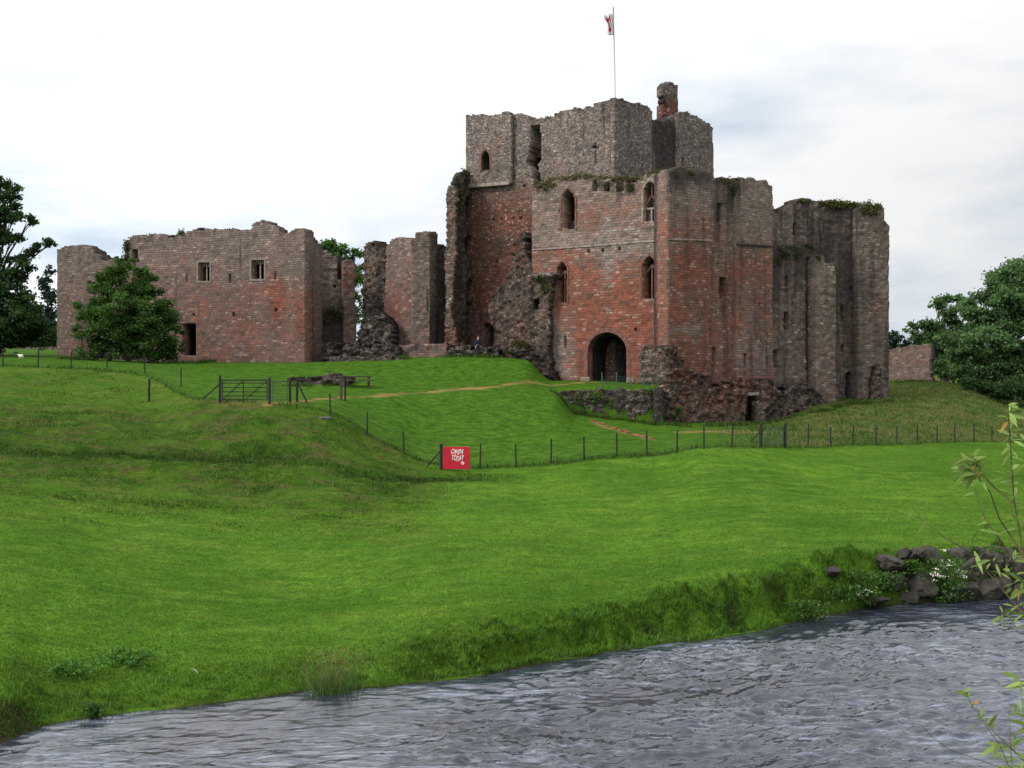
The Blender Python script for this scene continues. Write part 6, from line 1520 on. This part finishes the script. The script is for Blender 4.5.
# reed tuft standing in the shallows
def build_reeds():
    p = hit(333, 690); k = p.y / F
    root = empty('reed_clump', p, 'tall clump of reeds with brown tops standing at the waterline', 'reeds')
    V = []; Fq = []; tone = []; dr = []
    for j in range(420):
        b0 = np.array(p) + np.array([rng.normal() * .22, -.15 + rng.normal() * .16, -.12])
        h = rng.uniform(.45, 1.0) * .86; ln = np.array([rng.normal() * .22, rng.normal() * .15, 0])
        sd = np.array([rng.normal(), rng.normal(), 0]); sd /= np.linalg.norm(sd); w0 = .008
        bb = len(V); tn = rng.random(); brown = rng.random() < .45
        for i, s in enumerate((0, .4, .75, 1.0)):
            c = b0 + np.array([0, 0, h * s * (1 - .12 * s)]) + ln * s * s
            V += [c - sd * w0 * (1 - .85 * s), c + sd * w0 * (1 - .85 * s)]
            tone += [tn, tn]; dr += [s if brown else .1] * 2
            if i: Fq.append((bb + 2 * i - 2, bb + 2 * i - 1, bb + 2 * i + 1, bb + 2 * i))
    link('blades', mesh_np('blades', np.array(V), [np.array(Fq)], attrs={'tone': tone, 'dryness': dr}), M['reed'], root)
    C = np.array([np.array(p) + np.array([rng.normal() * .26, -.1 + rng.normal() * .18, rng.uniform(.5, .85)]) for _ in range(300)])
    leaves('seed_heads', C, .05 * rng.uniform(.6, 1.4, 300), M['reed'], root, dryness=np.full(300, .9), updir=((0, 0, 1), .6), aspect=.35)
build_reeds()
st = hit(195, 674)
m = MB(); m.tube([st + Vector((-.09, .04, .10)), st + Vector((0, 0, .09)), st + Vector((.07, -.05, .03))], [.005, .007, .004], 6)
tag(m.build('bleached_stick', simple('bleached_wood', (.42, .40, .36), .8, .2, .2, 20), None, smooth=True), 'short bleached stick lying in the grass near the left bank', 'stick')

# ------------------------------------------------------------------ grass
def grass(name, label, U, Y, h, wd, mat, dry, tone=None):
    n = len(U)
    Z = ground(U, Y); X = (U - 512) * Y / F
    ang = rng.uniform(0, 2 * math.pi, n); lean = rng.normal(size=(n, 2)) * .55 * h[:, None]
    ex = np.cos(ang) * wd / 2; ey = np.sin(ang) * wd / 2
    b = np.stack([X, Y, Z - .01], -1)
    e = np.stack([ex, ey, ex * 0], -1)
    mid_ = b + np.stack([lean[:, 0] * .35, lean[:, 1] * .35, h * .6], -1)
    tip = b + np.stack([lean[:, 0], lean[:, 1], h * (1 - .1 * rng.random(n))], -1)
    V = np.stack([b - e, b + e, mid_ + e * .7, mid_ - e * .7, tip], 1).reshape(-1, 3)
    i = np.arange(n) * 5
    q = np.stack([i, i + 1, i + 2, i + 3], -1); t3 = np.stack([i + 3, i + 2, i + 4], -1)
    tn = rng.random(n) if tone is None else np.clip(tone, 0, 1)
    me = mesh_np(name, V, [q, t3], attrs={'tone': np.repeat(tn, 5), 'dryness': np.repeat(dry, 5)})
    tag(link(name, me, mat), label, 'grass', None, 'stuff')
def sample(n, y0, y1, power=1.6, u0=-70, u1=1095):
    U = rng.uniform(u0, u1, n)
    a = rng.random(n); p = 1 - power
    Y = (y0 ** p + a * (y1 ** p - y0 ** p)) ** (1 / p)
    return U, Y
def keepmask(U, Y):
    X = (U - 512) * Y / F
    d = np.minimum(dist_poly(X, Y, PATH), dist_poly(X, Y, PATH2))
    return (Y > shore_at(U) + .12) & (d > .55)
U, Y = sample(470000, 16.5, 84, 2.0)
k = keepmask(U, Y); U, Y = U[k], Y[k]
mk = masks(U, Y); x = mk['x']
pat = .5 + .5 * fbm(x * .25, Y * .3, 701, 4)
h = (.026 + .030 * rng.random(len(U))) * (.7 + .7 * pat) * (1 - .3 * mk['lawn'])
tone = np.clip(.30 + .55 * pat - .40 * mk['hill'] + rng.normal(size=len(U)) * .16, 0, 1)
grass('meadow_grass', 'short green meadow grass covering the river field', U, Y, h, .007 + .00028 * Y, M['grass'], np.clip(rng.normal(.0, .22, len(U)), 0, 1) * (1 - mk['lawn']), tone)
U, Y = sample(430000, 16.5, 34, 1.5)
mk = masks(U, Y); x = mk['x']; tu = fbm(x * .62, Y * .62, 21, 4)
k = keepmask(U, Y) & (rng.random(len(U)) < mk['bank'] * np.clip(1.1 - 1.6 * np.abs(tu), .25, 1))
U, Y = U[k], Y[k]; mk = masks(U, Y)
pat = .5 + .5 * fbm(mk['x'] * .5, Y * .5, 711, 4)
grass('bank_grass', 'longer tussocky grass hanging over the river bank', U, Y, (.03 + .07 * rng.random(len(U))) * (.5 + .8 * pat), .008 + .0003 * Y, M['grass'], np.clip(rng.normal(.0, .2, len(U)), 0, 1), np.clip(-.15 + .9 * pat + rng.normal(size=len(U)) * .2, 0, 1))
U, Y = sample(230000, 37, 74, 1.4, -70, 520)
mk = masks(U, Y); x = mk['x']
cl = fbm(x * .55, Y * .8, 721, 4)
k = keepmask(U, Y) & (rng.random(len(U)) < np.maximum(mk['hill'] * (.10 + .9 * cl), .9 * mk['rank']))
U, Y = U[k], Y[k]; mk = masks(U, Y); cl = cl[k]
dryp = fbm(mk['x'] * .3, Y * .5, 725, 3)
grass('hillside_grass', 'rough dark tussock grass on the hillside below the gate', U, Y, (.04 + .08 * rng.random(len(U))) * (.6 + 1.0 * np.clip(cl + .3, 0, 1)) * (1 + .9 * mk['rank']), .014 + .0004 * Y, M['tuft'], np.clip(rng.normal(.05, .22, len(U)) + .6 * np.clip(dryp, 0, 1), 0, 1), np.clip(.55 + .6 * dryp - .35 * mk['rank'] + rng.normal(size=len(U)) * .18, 0, 1))
U, Y = sample(260000, 54, 120, 1.2)
mk = masks(U, Y)
k = keepmask(U, Y) & (rng.random(len(U)) < np.maximum(mk['strip'] * .9, mk['dry'] * .55))
U, Y = U[k], Y[k]; mk = masks(U, Y)
dryp = fbm(mk['x'] * .3, Y * .4, 735, 3)
grass('fence_line_grass', 'unmown tall grass along the fences and the dry right hand slope', U, Y, (.10 + .20 * rng.random(len(U))), .02 + .0004 * Y, M['tuft'], np.clip(rng.normal(.1, .2, len(U)) + mk['dry'] * (.35 + .6 * dryp), 0, 1), np.clip(.35 + .3 * rng.random(len(U)), 0, 1))

# tussocks on the bank face: bunches of long arching blades
CU_ = []; CY_ = []; CH_ = []; CS_ = []
for k_ in range(620):
    u_ = random.uniform(-40, 900) if k_ % 3 == 0 else random.uniform(400, 885)
    sh_ = float(shore_at(u_)); y_ = sh_ + random.uniform(.12, 1.5) * (1 if u_ > 400 else .8)
    n_ = random.randint(30, 75); hh_ = random.uniform(.10, .27) * (1 if u_ > 400 else .7); sp_ = random.uniform(.05, .14)
    CU_.append(u_ + rng.normal(size=n_) * sp_ * F / y_); CY_.append(y_ + rng.normal(size=n_) * sp_); CH_.append(hh_ * rng.uniform(.5, 1.1, n_)); CS_.append(np.full(n_, random.random()))
U = np.concatenate(CU_); Y = np.concatenate(CY_); k = Y > shore_at(U) + .05
XX = (U[k] - 512) * Y[k] / F
lump = np.abs(fbm(XX * .62, Y[k] * .62, 21, 4)) * 1.6 + .5 * fbm(XX * .35, Y[k] * .5, 741, 3)  # hollows get darker blades, putting hummock shade into their colour
grass('bank_tussocks', 'long arching grass tussocks hanging over the river bank', U[k], Y[k], np.concatenate(CH_)[k] * .8, np.full(k.sum(), .014), M['grass'], np.clip(rng.normal(-.05, .2, k.sum()), 0, 1), np.clip(.12 + .5 * np.concatenate(CS_)[k] + .9 * lump + rng.normal(size=k.sum()) * .15, 0, 1))

# longer grass left standing where the mower cannot reach: along the feet of the walls
FU = []; FY = []
for pl_ in ([(140, 363), (200, 363.5), (304, 362)], [(304, 362), (322, 359)], [(330, 359), (408, 359.5)], [(444, 357), (500, 358)], [(553, 391.5), (565, 404), (580, 414), (600, 418), (640, 422.5), (660, 425)], [(664, 425), (690, 427), (720, 426), (760, 424), (800, 415), (834, 410)], [(834, 408), (860, 404), (892, 402)], [(890, 383), (930, 382)], [(556, 383), (586, 382.5)], [(286, 386), (346, 385)], [(58, 359), (100, 361)]):
    for (u0_, v0_), (u1_, v1_) in zip(pl_[:-1], pl_[1:]):
        a_ = hit(u0_, v0_); b_ = hit(u1_, v1_)
        n_ = int((a_ - b_).length * 170) + 60
        t_ = rng.random(n_); y_ = a_.y + (b_.y - a_.y) * t_ + rng.normal(size=n_) * .22; x_ = a_.x + (b_.x - a_.x) * t_ + rng.normal(size=n_) * .15
        kk = fbm(x_ * .6, y_ * .6, 751, 3) > -.25
        FU.append(512 + x_[kk] * F / y_[kk]); FY.append(y_[kk])
U = np.concatenate(FU); Y = np.concatenate(FY)
grass('wall_foot_grass', 'uncut grass fringe along the feet of the castle walls', U, Y, .10 + .30 * rng.random(len(U)) ** 2, .02 + .0003 * Y, M['tuft'], np.clip(rng.normal(.05, .3, len(U)), 0, 1), np.clip(.3 + .25 * rng.normal(size=len(U)), 0, 1))
